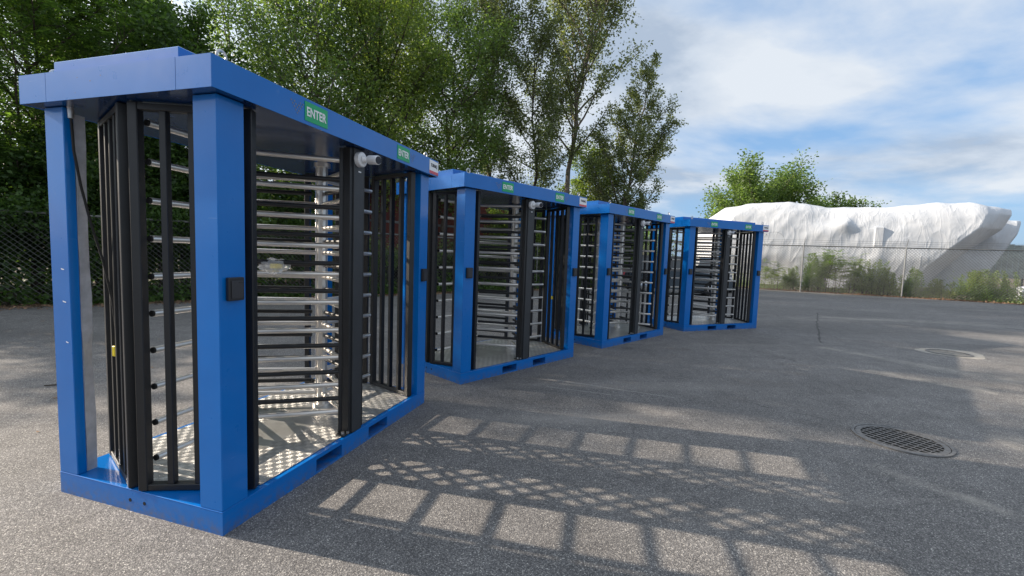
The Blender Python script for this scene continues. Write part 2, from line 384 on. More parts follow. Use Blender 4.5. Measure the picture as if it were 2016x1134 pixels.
# ------------------------------------------------------------------ ground
def sheet(name, pts, z, m):
    b = MB(); b.add([(x, y, z) for x, y in pts], [tuple(range(len(pts)))]); return kind(b.build(name, m), 'structure')
sheet('ground', [(-600, -600), (600, -600), (600, 600), (-600, 600)], -0.012, DIRT)
edgeL = [(-40, -16), (-22, 0.4), (-16.5, 5.0), (-11.3, 9.3), (-8.9, 11.3), (-6.9, 12.9), (-4.8, 14.6), (-1.8, 17.4), (1.4, 20.0), (5.2, 23.6), (8.6, 27.2), (10.5, 29.6)]
edgeR = [(13.2, 28.4), (17.0, 26.3), (21.0, 24.2), (24.5, 22.3), (31, 18.6), (45, 10), (60, 0)]
random.seed(3)
def ragged(pl, amp):
    out = []
    for a, b in zip(pl, pl[1:]):
        n = max(1, int(math.dist(a, b)/0.8))
        for i in range(n):
            t = i/n; out.append((a[0]+(b[0]-a[0])*t+random.uniform(-amp, amp), a[1]+(b[1]-a[1])*t+random.uniform(-amp, amp)))
    out.append(pl[-1]); return out
lot = [(-40, -40)] + ragged(edgeL, 0.10) + ragged(edgeR, 0.12) + [(60, -40)]
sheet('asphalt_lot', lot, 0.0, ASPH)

# drain grates
def drain(name, cx, cy, r, rot, label, rings):
    t = thing(name, label, 'drain', (cx, cy, 0), rot, 'cast iron drain grates in the asphalt')
    b = MB(); n = 48
    def ring(r0, r1, z0, z1, mi=0):
        vs = []; fs = []
        for k in range(n):
            a = 2*math.pi*k/n; c_, s_ = math.cos(a), math.sin(a)
            vs += [(r0*c_, r0*s_, z0), (r0*c_, r0*s_, z1), (r1*c_, r1*s_, z1), (r1*c_, r1*s_, z0)]
        for k in range(n):
            j = (k+1) % n
            for q in range(3): fs.append((k*4+q, k*4+q+1, j*4+q+1, j*4+q))
        b.add(vs, fs, mi)
    ring(r*0.93, r, 0.0, 0.012)
    b.build('frame', IRON, t)
    b = MB(); b.add([(r*.95*math.cos(2*math.pi*k/n), r*.95*math.sin(2*math.pi*k/n), 0.002) for k in range(n)], [tuple(range(n))]); b.build('pit', PIT, t)
    b = MB(); ring(r*(0.84 if rings else 0.80), r*0.915, 0.004, 0.0095); b.build('grate_rim', IRON, t)
    R_ = r*(0.86 if rings else 0.82)
    def chord(pos, w, along):
        h = math.sqrt(max(0, R_*R_-pos*pos)); q = MB()
        if h < 0.03: return
        if along == 'y': q.box(pos-w/2, pos+w/2, -h, h, 0.0072, 0.0085)
        else: q.box(-h, h, pos-w/2, pos+w/2, 0.0068, 0.0078)
        q.build('grate_bar', IRON, t)
    for k in (range(-3, 4) if rings else range(-4, 5)): chord((k+.0)*R_/(3.7 if rings else 4.5), r*(0.036 if rings else 0.050), 'y')
    for k in ((-1.5, .5) if rings else range(-5, 6)): chord((k+.5)*R_/5.4, r*0.022, 'x')
    if rings:
        b = MB(); n2 = 40; vs = []; random.seed(9)
        for k in range(n2):
            a = 2*math.pi*k/n2; q = r*(1.35+0.12*math.sin(3*a+1)+0.10*random.random()+0.55*max(0, math.cos(a+0.35))**4)
            vs.append((q*math.cos(a), q*math.sin(a), 0.003))
        b.add(vs, [tuple(range(n2))]); b.build('concrete_collar', CONC, t)
    return t
drain('drain_grate', 3.66, 3.95, 0.365, R(28), 'round iron drain grate nearest the camera, flush in dark asphalt', False)
drain('drain_grate', 8.42, 8.28, 0.335, R(35), 'farther round drain grate set in a pale worn concrete collar', True)

# ------------------------------------------------------------------ turnstile cabin
L, W, HB, H, KT, OX, OY = 2.315, 1.308, 0.135, 2.343, 2.50, 0.075, 0.063
U = [((-1.52427, 2.26212), 1.28880), ((-0.58002, 5.15378), 0.81293), ((1.60419, 7.53711), 0.78705), ((3.88133, 9.71441), 0.39679)]
cab = thing('turnstile_cabin', 'nearest blue double turnstile cabin, filling the left of the photo', 'turnstile', (*U[0][0], 0), U[0][1], 'blue turnstile cabins standing in a row')
def base():
    b = MB(); t = 0.012
    # long sides with fork pockets
    pk = [(0.718, 0.991), (1.333, 1.610)]; pz0, pz1 = 0.016, 0.103
    for y0, y1 in ((0, t), (W-t, W)):
        xs = [0, pk[0][0], pk[0][1], pk[1][0], pk[1][1], L]
        b.box(xs[0], xs[1], y0, y1, 0, HB-.006); b.box(xs[2], xs[3], y0, y1, 0, HB-.006); b.box(xs[4], xs[5], y0, y1, 0, HB-.006)
        for a, c_ in pk: b.box(a, c_, y0, y1, 0, pz0); b.box(a, c_, y0, y1, pz1, HB-.006)
    for x0, x1 in ((0, t), (L-t, L)): b.box(x0, x1, t, W-t, 0, HB-.006)
    for a, c_ in pk:   # pocket tunnels
        b.box(a-.005, a, t, W-t, 0.004, pz1); b.box(c_, c_+.005, t, W-t, 0.004, pz1); b.box(a, c_, t, W-t, pz1, pz1+.005); b.box(a, c_, t, W-t, 0.004, pz0)
    b.box(-.001, L+.001, -.001, W+.001, HB-.006, HB, b=0.002)
    return b
base().build('base_frame', BLUE, cab)
for z, y in ((0.088, 0.70), (0.088, 0.585)):
    b = MB(); b.tube([(-0.0015, y, z-.02), (0.002, y, z-.02)], 0.011, 12); b.build('bolt_hole', PIT, cab)
b = MB(); p = [(0.285, 0.035), (2.03, 0.035), (2.275, 0.60), (2.275, 0.71), (2.03, W-.035), (0.285, W-.035), (0.04, 0.71), (0.04, 0.60)]
b.add([(x, y, HB+.0045) for x, y in p], [tuple(range(8))]); b.build('tread_plate', TREAD, cab)
# posts
def post(x0, x1, y0, y1, wide=True):
    b = MB(); b.box(x0, x1, y0, y1, HB, H, b=0.004); o = b.build('corner_post', BLUE, cab, smooth=False); return o
post(0.0, 0.162, 0.0, 0.16); post(L-.162, L, 0.0, 0.16); post(0, 0.05, W-.16, W); post(L-.085, L, W-.16, W)
# header
def hdr():
    e = 0.0015
    for x0, x1 in ((-OX, -OX+.003), (L+OX-.003, L+OX)):
        b = MB(); b.box(x0, x1, 0.171, 1.140, H, KT); b.build('end_fascia_panel', BLUE, cab)
    b = MB()      # long fascias with their corner returns
    for s in (0, 1):
        y0, y1 = (-OY, -OY+.003) if s == 0 else (W+OY-.003, W+OY)
        b = MB(); b.box(-OX, L+OX, y0, y1, H, KT, b=0.001)
        ya, yb = (-OY+.003, 0.168) if s == 0 else (1.143, W+OY-.003)
        b.box(-OX, -OX+.004, ya, yb, H, KT); b.box(L+OX-.004, L+OX, ya, yb, H, KT)
        b.build('long_fascia', BLUE, cab)
    b = MB(); b.box(-OX+.004, L+OX-.004, -OY+.004, W+OY-.004, KT-.006, KT-.001); b.build('roof_sheet', BLUE, cab)
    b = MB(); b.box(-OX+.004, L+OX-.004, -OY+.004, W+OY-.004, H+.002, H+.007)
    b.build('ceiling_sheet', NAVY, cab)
    for x0, x1 in ((-.045, 1.118), (1.130, 2.24)):
        b = MB(); b.box(x0, x1, 0.185, 1.123, KT-.001, KT+.068, b=0.004); b.build('roof_lid', BLUE, cab)
    b = MB(); b.box(1.095, 1.15, 0.15, 0.19, KT, KT+.05, b=0.004); b.build('lid_latch', BLUE, cab)
    for x in (0.05, L-.04):
        for y in (0.02, W-.02):
            b = MB(); b.tube([(x, y, KT), (x, y, KT+.018)], 0.02, 12)
            ring = [(x+.026*math.cos(a), y, KT+.045+.026*math.sin(a)) for a in [2*math.pi*k/14 for k in range(15)]]
            b.tube(ring, 0.007, 6, False); b.build('lifting_eye', ZINC, cab, smooth=True)
hdr()
# cage panels: four angled frames with vertical bars
def cage(pa, pb):
    pa, pb = V(*pa, 0), V(*pb, 0); d = (pb-pa).normalized(); w = 0.050; dp = 0.056
    z0, z1 = HB+.006, H-.004
    b = MB()
    for p in (pa, pb): b.bar(p+V(0, 0, z0), p+V(0, 0, z1), w, dp, d, b=0.004)
    for z in (z0+.018, z1-.022): b.bar(pa+V(0, 0, z)+d*w/2, pb+V(0, 0, z)-d*w/2, 0.036, dp-.006, (0, 0, 1), b=0.003)
    f = b.build('cage_panel', BLACK, cab)
    ln = (pb-pa).length
    me = None
    for k in (1, 2, 3):
        if me is None:
            q = MB(); q.bar(V(0, 0, z0+.036), V(0, 0, z1-.040), 0.036, 0.042, (1, 0, 0), b=0.003)
            o = q.build('cage_bar', BLACK, f); me = o.data
        else: o = place('cage_bar', me, f)
        o.location = pa + d*ln*k/4; o.rotation_euler.z = math.atan2(d.y, d.x)
    return f
cage((0.025, 0.605), (0.246, 0.056)); cage((0.025, 0.703), (0.262, 1.246)); cage((L-.025, 0.605), (L-.246, 0.056)); cage((L-.025, 0.703), (L-.262, 1.246))
# centre columns
for s in (0, 1):
    y0, y1 = (0.003, 0.082) if s == 0 else (W-.082, W-.003)
    b = MB(); b.box(1.118, 1.232, y0, y1, HB+.004, H, b=0.004); o = b.build('centre_column', GREYBLK, cab)
    yc = 0.105 if s == 0 else W-.105
    b = MB(); b.box(1.085, 1.118, y0+.012, y1-.006, HB+.012, H-.004, b=0.003); b.box(1.232, 1.264, y0+.012, y1-.006, HB+.012, H-.004, b=0.003); b.build('side_channel', BLACK, o)
    b = MB(); b.box(1.03, 1.115, y0+.01, y1+.01, HB+.0045, HB+.014, b=0.002); b.build('foot_plate', BLACK, o)
    b = MB()
    b.tube([(1.055, (y0+y1)/2, HB+.014), (1.055, (y0+y1)/2, HB+.034)], 0.013, 6); b.tube([(1.085, (y0+y1)/2-.022, HB+.014), (1.085, (y0+y1)/2-.022, HB+.03)], 0.012, 6); b.build('anchor_bolt', ZINC, o)
# rotors
AX = [(0.742, 0.654), (1.555, 0.654)]
def rotor(ax, angs, zb, pitch):
    b = MB(); b.tube([(0, 0, HB+.005), (0, 0, H-.002)], 0.042, 24)
    for a in angs:
        for k_ in (0,):
            q = V(math.cos(a), math.sin(a), 0)
            b.bar(q*.044+V(0, 0, HB+.02), q*.044+V(0, 0, H-.03), 0.02, 0.03, q, b=0.003)
    b.tube([(0, 0, HB+.005), (0, 0, HB+.03)], 0.075, 24); b.tube([(0, 0, H-.05), (0, 0, H-.015)], 0.068, 24)
    r = b.build('rotor', STEEL, cab, smooth=True, loc=(*ax, 0))
    q = MB(); q.tube([(0.05, 0, 0), (0.658, 0, 0)], 0.0195, 14); q.tube([(0.658, 0, 0), (0.668, 0, 0)], 0.0175, 14, mi=1)
    me = None
    for a in angs:
        for k in range(10):
            if me is None: o = q.build('rotor_arm', [STEEL, RUBBER], r, smooth=True); me = o.data
            else: o = place('rotor_arm', me, r)
            o.location = (0, 0, zb+pitch*k); o.rotation_euler.z = a
    return r
RA = rotor(AX[0], [R(-55.5), R(184.5), R(64.5)], 0.306, 0.2158)
RB = rotor(AX[1], [R(-115.5-9), R(-4.5), R(115.5)], 0.256, 0.2138)
# combs: black tubes reaching from the columns to the rotor axles
def comb(p, q, zb):
    p, q = V(*p, 0), V(*q, 0); d = (q-p).normalized(); ln = (q-p).length-0.085
    b = MB(); b.bar(p+V(0, 0, HB+.01), p+V(0, 0, H-.006), 0.03, 0.034, d, b=0.003)
    c = b.build('comb', BLACK, cab)
    m = MB(); m.tube([(0.012, 0, 0), (ln, 0, 0)], 0.0175, 12)
    me = None
    for k in range(9):
        if me is None: o = m.build('comb_bar', BLACK, c, smooth=True); me = o.data
        else: o = place('comb_bar', me, c)
        o.location = p+V(0, 0, zb+.2105*k); o.rotation_euler.z = math.atan2(d.y, d.x)
comb((1.098, 0.10), AX[0], 0.415); comb((1.262, 0.10), AX[1], 0.375); comb((1.098, W-.10), AX[0], 0.415); comb((1.262, W-.10), AX[1], 0.375)
# signs on the fascia
FY = -OY
def sign(cx):
    b = MB(); b.box(cx-.102, cx+.102, FY-.003, FY-.0005, 2.366, 2.482); s = b.build('enter_sign', GREEN, cab)
    me, w, h = text_mesh('ENTER', 0.072, 0.0016); k = 0.172/w
    for v in me.vertices: v.co = Vector((v.co.x*k, v.co.z, v.co.y*0.056/h))
    me.materials.clear(); me.materials.append(WHITEV)
    o = place('lettering', me, s, loc=(cx, FY-.0045, 2.424))
sign(0.637); sign(1.708)
def arrow(cx, flip):
    b = MB(); q = 0.0125
    for r_ in range(5):
        for c_ in range(-4, 5):
            if (c_+r_) % 2 == 0 and abs(c_) <= 4-r_ and abs(c_) >= (1 if r_ < 2 else 0):
                x = cx+c_*q*.95; z = 2.452-r_*q*1.25
                b.add([(x-q*.5, FY-.0012, z), (x+q*.1, FY-.0012, z-q*.5), (x+q*.5, FY-.0012, z+q*.15), (x-q*.1, FY-.0012, z+q*.6)], [(0, 1, 2, 3)])
    b.build('chequered_arrow_mark', GREYV, cab)
arrow(0.475, 1); arrow(1.86, 1)
b = MB(); b.box(2.196, L+OX-.004, FY-.003, FY-.0005, 2.356, 2.486); st = b.build('maker_label', WHITEV, cab)
b = MB(); b.box(2.196, L+OX-.004, FY-.0045, FY-.0032, 2.356, 2.384); b.build('red_band', REDV, st)
me, w, h = text_mesh('TURNiQ', 0.05, 0.0010); k = 0.135/w
for v in me.vertices: v.co = Vector((v.co.x*k, v.co.z, v.co.y*0.038/h))
me.materials.clear(); me.materials.append(DARKV); place('lettering', me, st, loc=(2.292, FY-.0045, 2.436))
# card readers
for x in (0.036, 2.184):
    b = MB(); b.box(x, x+.095, -.026, -.001, 1.285, 1.410, b=0.004); r = b.build('card_reader', PLASTIC2, cab)
    b = MB(); b.box(x+.013, x+.082, -.031, -.026, 1.297, 1.392, b=0.002); b.build('reader_face', PLASTIC, r)
    b = MB(); b.box(x+.055, x+.078, -.0325, -.031, 1.380, 1.386); b.build('status_light', PLASTIC2, r)
# security camera
cb = MB(); cb.tube([(1.17, 0.003, 2.262), (1.17, -.030, 2.262), (1.17, -.036, 2.262)], [0.056, 0.056, 0.050], 28); cm = cb.build('camera_mount', WHITEPL, cab, smooth=True)
b = MB(); b.tube([(1.17, -.034, 2.262), (1.175, -.050, 2.262), (1.198, -.066, 2.266)], [0.03, 0.022, 0.020], 16); b.build('camera_arm', WHITEPL, cm, smooth=True)
d = V(-.22, -1, -.10).normalized(); p0 = V(1.198, -.062, 2.266)
b = MB(); b.tube([p0, p0+d*.012, p0+d*.100, p0+d*.106], [0.026, 0.033, 0.034, 0.031], 24); bd = b.build('camera_body', WHITEPL, cm, smooth=True)
b = MB(); b.tube([p0+d*.1065, p0+d*.110], [0.029, 0.027], 24); b.build('lens', LENS, cm, smooth=True)
b = MB(); b.box(1.166, 1.196, -.0015, 0.0025, 2.167, 2.177); b.build('white_tag', WHITEV, cab)

kids = kidmap()
labs = ['second blue turnstile cabin from the left, overlapping the nearest one',
        'third blue turnstile cabin in the row, between the second and the farthest',
        'farthest blue turnstile cabin, in front of the white wrapped hull']
cabs = [cab]
for i in (1, 2, 3):
    c = copy_tree(cab, kids); c.location = (*U[i][0], 0); c.rotation_euler.z = U[i][1]; c['label'] = labs[i-1]; cabs.append(c)
    k2 = kidmap() if i == 2 else None
    if i == 2:
        rs = [o for o in k2[c.name] if o.name.startswith('rotor')]
        rs[0].rotation_euler.z = R(22); rs[1].rotation_euler.z = R(58)
# details that only the nearest cabin has
b = MB()
for k in range(13):
    z = HB+.002+(H-HB-.03)*k/12
    b.add([(0.052+.003*math.sin(k*2.1), W-.158+.004*math.cos(k), z), (0.108+.004*math.sin(k*1.3), W-.150+.004*math.sin(k*2), z)], [])
fs = [(2*k, 2*k+1, 2*k+3, 2*k+2) for k in range(12)]; b.f = fs; b.mi = [0]*12
fo = b.build('film_strip', FILM, cab); md = fo.modifiers.new('s', 'SOLIDIFY'); md.thickness = 0.006
b = MB(); b.tube([(0.03, 1.135, H+.002), (0.03, 1.135, H-.06)], [0.017, 0.014], 12); g = b.build('cable_gland', ZINC, cab, smooth=True)
b = MB(); cpts = [(0.03, 1.135, 2.30), (0.035, 1.13, 2.1), (0.06, 1.125, 1.9), (0.10, 1.12, 1.68), (0.145, 1.10, 1.45), (0.175, 1.08, 1.2), (0.18, 1.06, 1.0), (0.18, 1.05, 0.75)]
b.tube(cpts, 0.007, 8); b.build('black_cable', RUBBER, cab, smooth=True)
b = MB(); b.box(0.14, 0.155, 1.02, 1.045, 0.86, 0.925, b=0.003); b.build('yellow_tag', YELLOW, cab)
for z, y, w in ((1.405, 1.205, .03), (1.21, 1.20, .034), (0.965, 1.19, .024)):
    b = MB(); b.add([(-.0012, y+w/2, z+.003), (-.0012, y-w/2, z-.003), (-.0012, y-w/2+.004, z-.008), (-.0012, y+w/2-.004, z-.005)], [(0, 1, 2, 3)]); b.build('paint_scratch', WHITEV, cab)
for z, y, w in ((2.455, .88, .004), (2.43, .78, .006), (2.452, .70, .005), (2.375, .90, .004)):
    b = MB(); b.add([(-OX-.0012, y+w, z), (-OX-.0012, y, z-w*.7), (-OX-.0012, y-w, z), (-OX-.0012, y, z+w*.5)], [(0, 1, 2, 3)]); b.build('paint_chip', DARKV, cab)
# cable tag on the second cabin's right cage
b = MB(); b.box(2.10, 2.115, 0.30, 0.33, 0.90, 0.95, b=0.003); b.build('yellow_tag', YELLOW, cabs[1])

# plastic bag lying on a rotor arm of the nearest cabin
def bag():
    m = cab.matrix_basis if False else Matrix.Translation((*U[0][0], 0)) @ Matrix.Rotation(U[0][1], 4, 'Z')
    t_ = 0.30; px, py = 0.742+.385*t_, 0.654-.534*t_
    c = m @ V(px, py, 1.383+.0195+0.036)
    t = thing('plastic_bag', 'clear plastic bag with a yellow item, lying on a rotor arm of the nearest cabin', 'bag', c, U[0][1]+R(-55))
    bm = bmesh.new(); bmesh.ops.create_icosphere(bm, subdivisions=4, radius=1)
    random.seed(5); from mathutils import noise as mn
    for v in bm.verts:
        n = mn.noise(v.co*2.3)*.30+mn.noise(v.co*6)*.14
        q = v.co*(1+n); v.co = V(q.x*.100, q.y*.052, q.z*.052)
        if v.co.z < -.030: v.co.z = -.030+(v.co.z+.030)*.8
        if abs(v.co.y) > .025 and v.co.z < 0: v.co.z -= (abs(v.co.y)-.025)*1.4
    me = bpy.data.meshes.new('film'); bm.to_mesh(me); bm.free(); me.materials.append(BAG); place('film', me, t)
    b = MB(); b.box(-.025, .05, -.034, .02, -.018, .018, b=.006); b.build('yellow_item', YELLOW, t)
    b = MB(); b.box(-.055, -.01, -.012, .012, -.012, .006, b=.004); b.build('folded_paper', WHITEV, t)
bag()

# ------------------------------------------------------------------ vegetation
rng = np.random.default_rng(11)
def norm(a): return a/np.maximum(np.linalg.norm(a, axis=-1, keepdims=True), 1e-9)
def quads_mesh(name, P, D, S, l, w, m, parent=None, bend=None):
    """diamond leaves: base P, direction D, side S, length l, width w (arrays)"""
    n = len(P); l = l[:, None]; w = w[:, None]
    Nn = np.cross(D, S)
    v = np.empty((n, 4, 3)); v[:, 0] = P; v[:, 1] = P+D*l*.45+S*w*.5+Nn*w*.12; v[:, 2] = P+D*l-Nn*w*.10; v[:, 3] = P+D*l*.45-S*w*.5+Nn*w*.12
    me = bpy.data.meshes.new(name)
    me.vertices.add(n*4); me.vertices.foreach_set('co', v.reshape(-1).astype(np.float32))
    me.loops.add(n*4); me.loops.foreach_set('vertex_index', np.arange(n*4, dtype=np.int32))
    me.polygons.add(n); me.polygons.foreach_set('loop_start', np.arange(0, n*4, 4, dtype=np.int32)); me.polygons.foreach_set('loop_total', np.full(n, 4, dtype=np.int32))
    me.materials.append(m); me.update(calc_edges=True); me.validate()
    return place(name, me, parent)
def leaf_dirs(n, droop=0.2, up=0.6):
    D = norm(rng.normal(size=(n, 3))*np.array([1, 1, .6])+np.array([0, 0, -droop]))
    Nn = norm(rng.normal(size=(n, 3))+np.array([0, 0, up])); S = norm(np.cross(D, Nn)); return D, S
def pinnate(P, D, length, pairs, lw):
    """fronds with paired leaflets"""
    n = len(P); out = []
    side = norm(np.cross(D, np.tile([0, 0, 1.0], (n, 1)))+rng.normal(size=(n, 3))*.15)
    for k in range(pairs):
        t = (k+1.0)/pairs
        base = P + D*(length*t)[:, None] + np.array([0, 0, -1.0])*((t**2)*length*.28)[:, None]
        for s in (-1, 1):
            d = norm(side*s + D*.45+np.array([0, 0, -.25])+rng.normal(size=(n, 3))*.12)
            out.append((base, d, norm(D+rng.normal(size=(n, 3))*.15), np.full(n, lw[0])*(1-.35*t)*rng.uniform(.8, 1.2, n), np.full(n, lw[1])*(1-.3*t)))
    cat = lambda i: np.concatenate([o[i] for o in out]); return cat(0), cat(1), cat(2), cat(3), cat(4)
def pixel_x(px, depth):   # where a view ray to that column of the photo stands at that depth
    return (px-1008)/859.6*depth
def branch_path(p, d, ln, lift, n=5, wob=.10):
    pts = [np.array(p)]; d = np.array(d, float)
    for i in range(n):
        d = d + np.array([0, 0, lift/n]) + rng.normal(size=3)*wob; d /= np.linalg.norm(d)
        pts.append(pts[-1]+d*ln/n)
    return pts
def tree(x, y, h, cr_, label, name='tree', profile='round', base=0.25, limbs=26, leaves=24000, lm=None, bark=None, leafl=0.13, leafw=0.085, lean=(0, 0), lift=0.5, sweep=0.5, pin=False, trunk_r=0.13, group='trees behind the fence', droop=.25, clump=0.28, cat='tree', z0=0.0):
    t = thing(name, label, cat, (x, y, z0), 0, group)
    lm = lm or L_MID; bark = bark or BARK
    wood = MB(); tp = []
    nseg = 9; wob = rng.normal(size=(nseg+1, 2))*.10*(h/10)
    for i in range(nseg+1):
        f = i/nseg; w_ = wob[i]*min(1, f*3)
        tp.append(np.array([lean[0]*f**1.5+w_[0], lean[1]*f**1.5+w_[1], h*.97*f]))
    wood.tube(tp, [max(0.008, trunk_r*(1-.93*(i/nseg)**.8)) for i in range(nseg+1)], 8)
    def at(f):
        g = f*nseg; i = min(nseg-1, int(g)); return tp[i]+(tp[i+1]-tp[i])*(g-i)
    clusters = []
    for k in range(limbs):
        f = base+(0.97-base)*((k+rng.random())/limbs)
        q = (f-base)/(1-base)
        if profile == 'round': e = math.sqrt(max(0.05, 1-(2*q-0.85)**2/1.35))
        elif profile == 'cone': e = max(.10, (1-q)**.85)*(.45+.55*min(1, q*4))
        elif profile == 'poplar': e = .45+.55*math.sin(math.pi*min(1, q*1.05))**.7
        else: e = 1.0-.45*q
        ln = cr_*e*rng.uniform(.72, 1.12); az = rng.uniform(0, 2*math.pi) if k else 0
        az = k*2.399+rng.normal()*.35
        d = np.array([math.cos(az), math.sin(az), sweep+q*.5])
        path = branch_path(at(f), d/np.linalg.norm(d), ln*(1+.25*sweep), lift, 5, .09)
        r0 = max(.010, trunk_r*.42*(1-f*.6)*min(1, ln/2.5))
        wood.tube(path, [r0*(1-.82*i/5) for i in range(6)], 5, False)
        nt = max(4, int(ln*5.2))
        for j in range(nt):
            g = .22+.78*(j+rng.random())/nt; i = min(4, int(g*5)); p = path[i]+(path[i+1]-path[i])*(g*5-i)
            bd = norm(path[i+1]-path[i]); sd_ = norm(np.array(bd)+rng.normal(size=3)*.85+np.array([0, 0, .15]))
            sl = ln*rng.uniform(.14, .34)*(1.15-.5*g)+.12
            tw = branch_path(p, sd_, sl, lift*.5, 3, .12)
            if sl > .35 and rng.random() < .75: wood.tube(tw, [.010, .008, .006, .003], 3, False)
            clusters.append((tw, sl))
    tot = sum(c[1]+.15 for c in clusters); P = []; TD = []
    for tw, sl in clusters:
        n = max(3, int(leaves*(sl+.15)/tot*rng.uniform(.5, 1.5)))
        g = rng.uniform(.15, 1.05, n)*3; i = np.clip(g.astype(int), 0, 2); a = np.array(tw); p = a[i]+(a[i+1]-a[i])*(g-i)[:, None]
        P.append(p+rng.normal(size=(n, 3))*clump*np.array([1, 1, .7])*(.35+.65*min(1, sl))); TD.append(np.tile(norm(a[3]-a[0]), (n, 1)))
    P = np.concatenate(P); TD = np.concatenate(TD)
    wood.build('trunk', bark, t)
    if pin:
        m_ = P[rng.random(len(P)) < 1/12.]; m_ = m_ if len(m_) else P[:10]
        D, _ = leaf_dirs(len(m_), .05, .4); D = norm(D*np.array([1, 1, .5]))
        a = pinnate(m_, D, rng.uniform(.30, .55, len(m_)), 6, (leafl, leafw)); quads_mesh('crown', *a, lm, t)
    else:
        D, S = leaf_dirs(len(P), droop, .5); D = norm(D+TD*.5); n = len(P)
        quads_mesh('crown', P, D, S, leafl*rng.uniform(.65, 1.3, n), leafw*rng.uniform(.7, 1.2, n), lm, t)
    return t
def tx(px, dep, *a, **k):
    return tree(pixel_x(px, dep)*1.0, dep, *a, **k)
# left mass (leaves paired along fronds), then the taller mixed trees, the poplar and the leaning cottonwood
tree(-15.6, 9.6, 9.8, 3.6, 'dark feathery-leaved tree at the left edge, behind the fence', 'ailanthus_tree', leaves=52000, pin=True, lm=L_DARK, leafl=.15, leafw=.055, base=.12, limbs=34, trunk_r=.16, bark=BARKD)
tree(-12.9, 11.8, 9.2, 3.4, 'feathery bright-tipped tree leaning over the nearest cabin roof at the left', 'ailanthus_tree', leaves=60000, pin=True, lm=L_DARK, leafl=.15, leafw=.055, base=.12, limbs=34, trunk_r=.14, bark=BARKD)
tree(-14.7, 15.6, 12.0, 3.7, 'tall dense dark tree rising above the nearest cabin, second row from the left', 'maple_tree', leaves=40000, lm=L_DARK, base=.15, limbs=40, trunk_r=.2, bark=BARKD)
tree(-10.2, 13.6, 8.2, 2.7, 'low dark bushy tree directly behind the left post of the nearest cabin', 'maple_tree', leaves=32000, lm=L_DARK, base=.10, limbs=30, bark=BARKD)
tree(-12.3, 19.5, 13.5, 3.0, 'thin tree with bright sky gaps right of the dark left trees', 'locust_tree', leaves=12000, lm=L_MID, base=.3, limbs=24, trunk_r=.13)
tree(-7.6, 17.0, 11.6, 3.4, 'leafy tree above the long side of the nearest cabin, its left crown', 'maple_tree', clump=.38, leaves=27000, lm=L_MID, base=.22, limbs=36, trunk_r=.18)
tree(-5.8, 18.6, 12.2, 3.8, 'broad leafy tree in the middle of the tree belt, above the second ENTER sign', 'maple_tree', clump=.38, leaves=30000, lm=L_FRESH, base=.26, limbs=38, trunk_r=.2, bark=BARKD)
tree(-3.2, 20.6, 12.5, 3.5, 'dark full-crowned tree left of the tall poplar, above the gap between first two cabins', 'maple_tree', clump=.36, leaves=31000, lm=L_MID, base=.24, limbs=36, trunk_r=.18, bark=BARKD)
tree(-6.4, 23.5, 15.5, 4.0, 'tall loose-crowned tree at the back of the belt, reaching the top of the photo', 'poplar_tree', leaves=30000, lm=L_PALE, base=.4, limbs=30, trunk_r=.18, sweep=.9)
tree(-1.6, 23.0, 16.5, 3.0, 'airy pale-leaved tree left of the bare-stemmed poplar', 'poplar_tree', leaves=24000, lm=L_PALE, base=.28, limbs=32, trunk_r=.15, sweep=1.0, profile='poplar')
tree(0.9, 23.4, 13.4, 3.0, 'dark green tree whose crown fills below the tall poplar', 'maple_tree', leaves=24000, lm=L_PALE, base=.24, limbs=30, trunk_r=.14, bark=BARKD)
tree(2.7, 24.2, 19.5, 4.3, 'tall slender poplar with pale bare lower trunk, standing against the sky', 'poplar_tree', leaves=26000, lm=L_PALE, base=.36, limbs=40, trunk_r=.20, sweep=1.25, profile='poplar', lean=(1.6, 0), clump=.24, leafl=.13, leafw=.11)
tree(4.4, 26.0, 7.6, 2.2, 'short yellow-green tree between the tall poplar and the leaning cottonwood', 'poplar_tree', leaves=15000, lm=L_FRESH, base=.12, limbs=24, trunk_r=.08, profile='poplar', sweep=.9)
tree(5.7, 25.0, 13.3, 4.9, 'pointed cottonwood leaning right with a wide lower crown, right end of the belt', 'cottonwood_tree', leaves=29000, lm=L_PALE, base=.10, limbs=46, trunk_r=.14, profile='cone', sweep=.85, lean=(1.9, 0), clump=.19, leafl=.12, leafw=.09)
tree(6.1, 26.0, 4.8, 2.0, 'dark low tree at the foot of the leaning cottonwood', 'maple_tree', leaves=15000, lm=L_DARK, base=.08, limbs=22, trunk_r=.08, bark=BARKD)
# trees beyond the wrapped hull
tree(25.4, 46.0, 8.3, 6.6, 'round green tree beyond the left end of the white wrapped hull', 'maple_tree', leaves=30000, lm=L_MID, base=.2, limbs=40, leafl=.26, leafw=.19, trunk_r=.25, group='trees beyond the wrapped hull', clump=.42)
tree(34.2, 48.0, 7.2, 4.2, 'lower green tree right of the round tree, beyond the white wrapped hull', 'maple_tree', leaves=18000, lm=L_MID, base=.2, limbs=28, leafl=.26, leafw=.19, trunk_r=.2, group='trees beyond the wrapped hull', clump=.4)
tree(20.6, 42.0, 5.0, 3.0, 'small green tree showing above the farthest cabin roof', 'maple_tree', leaves=16000, lm=L_MID, base=.15, limbs=26, leafl=.22, leafw=.16, trunk_r=.16, group='trees beyond the wrapped hull', clump=.4)

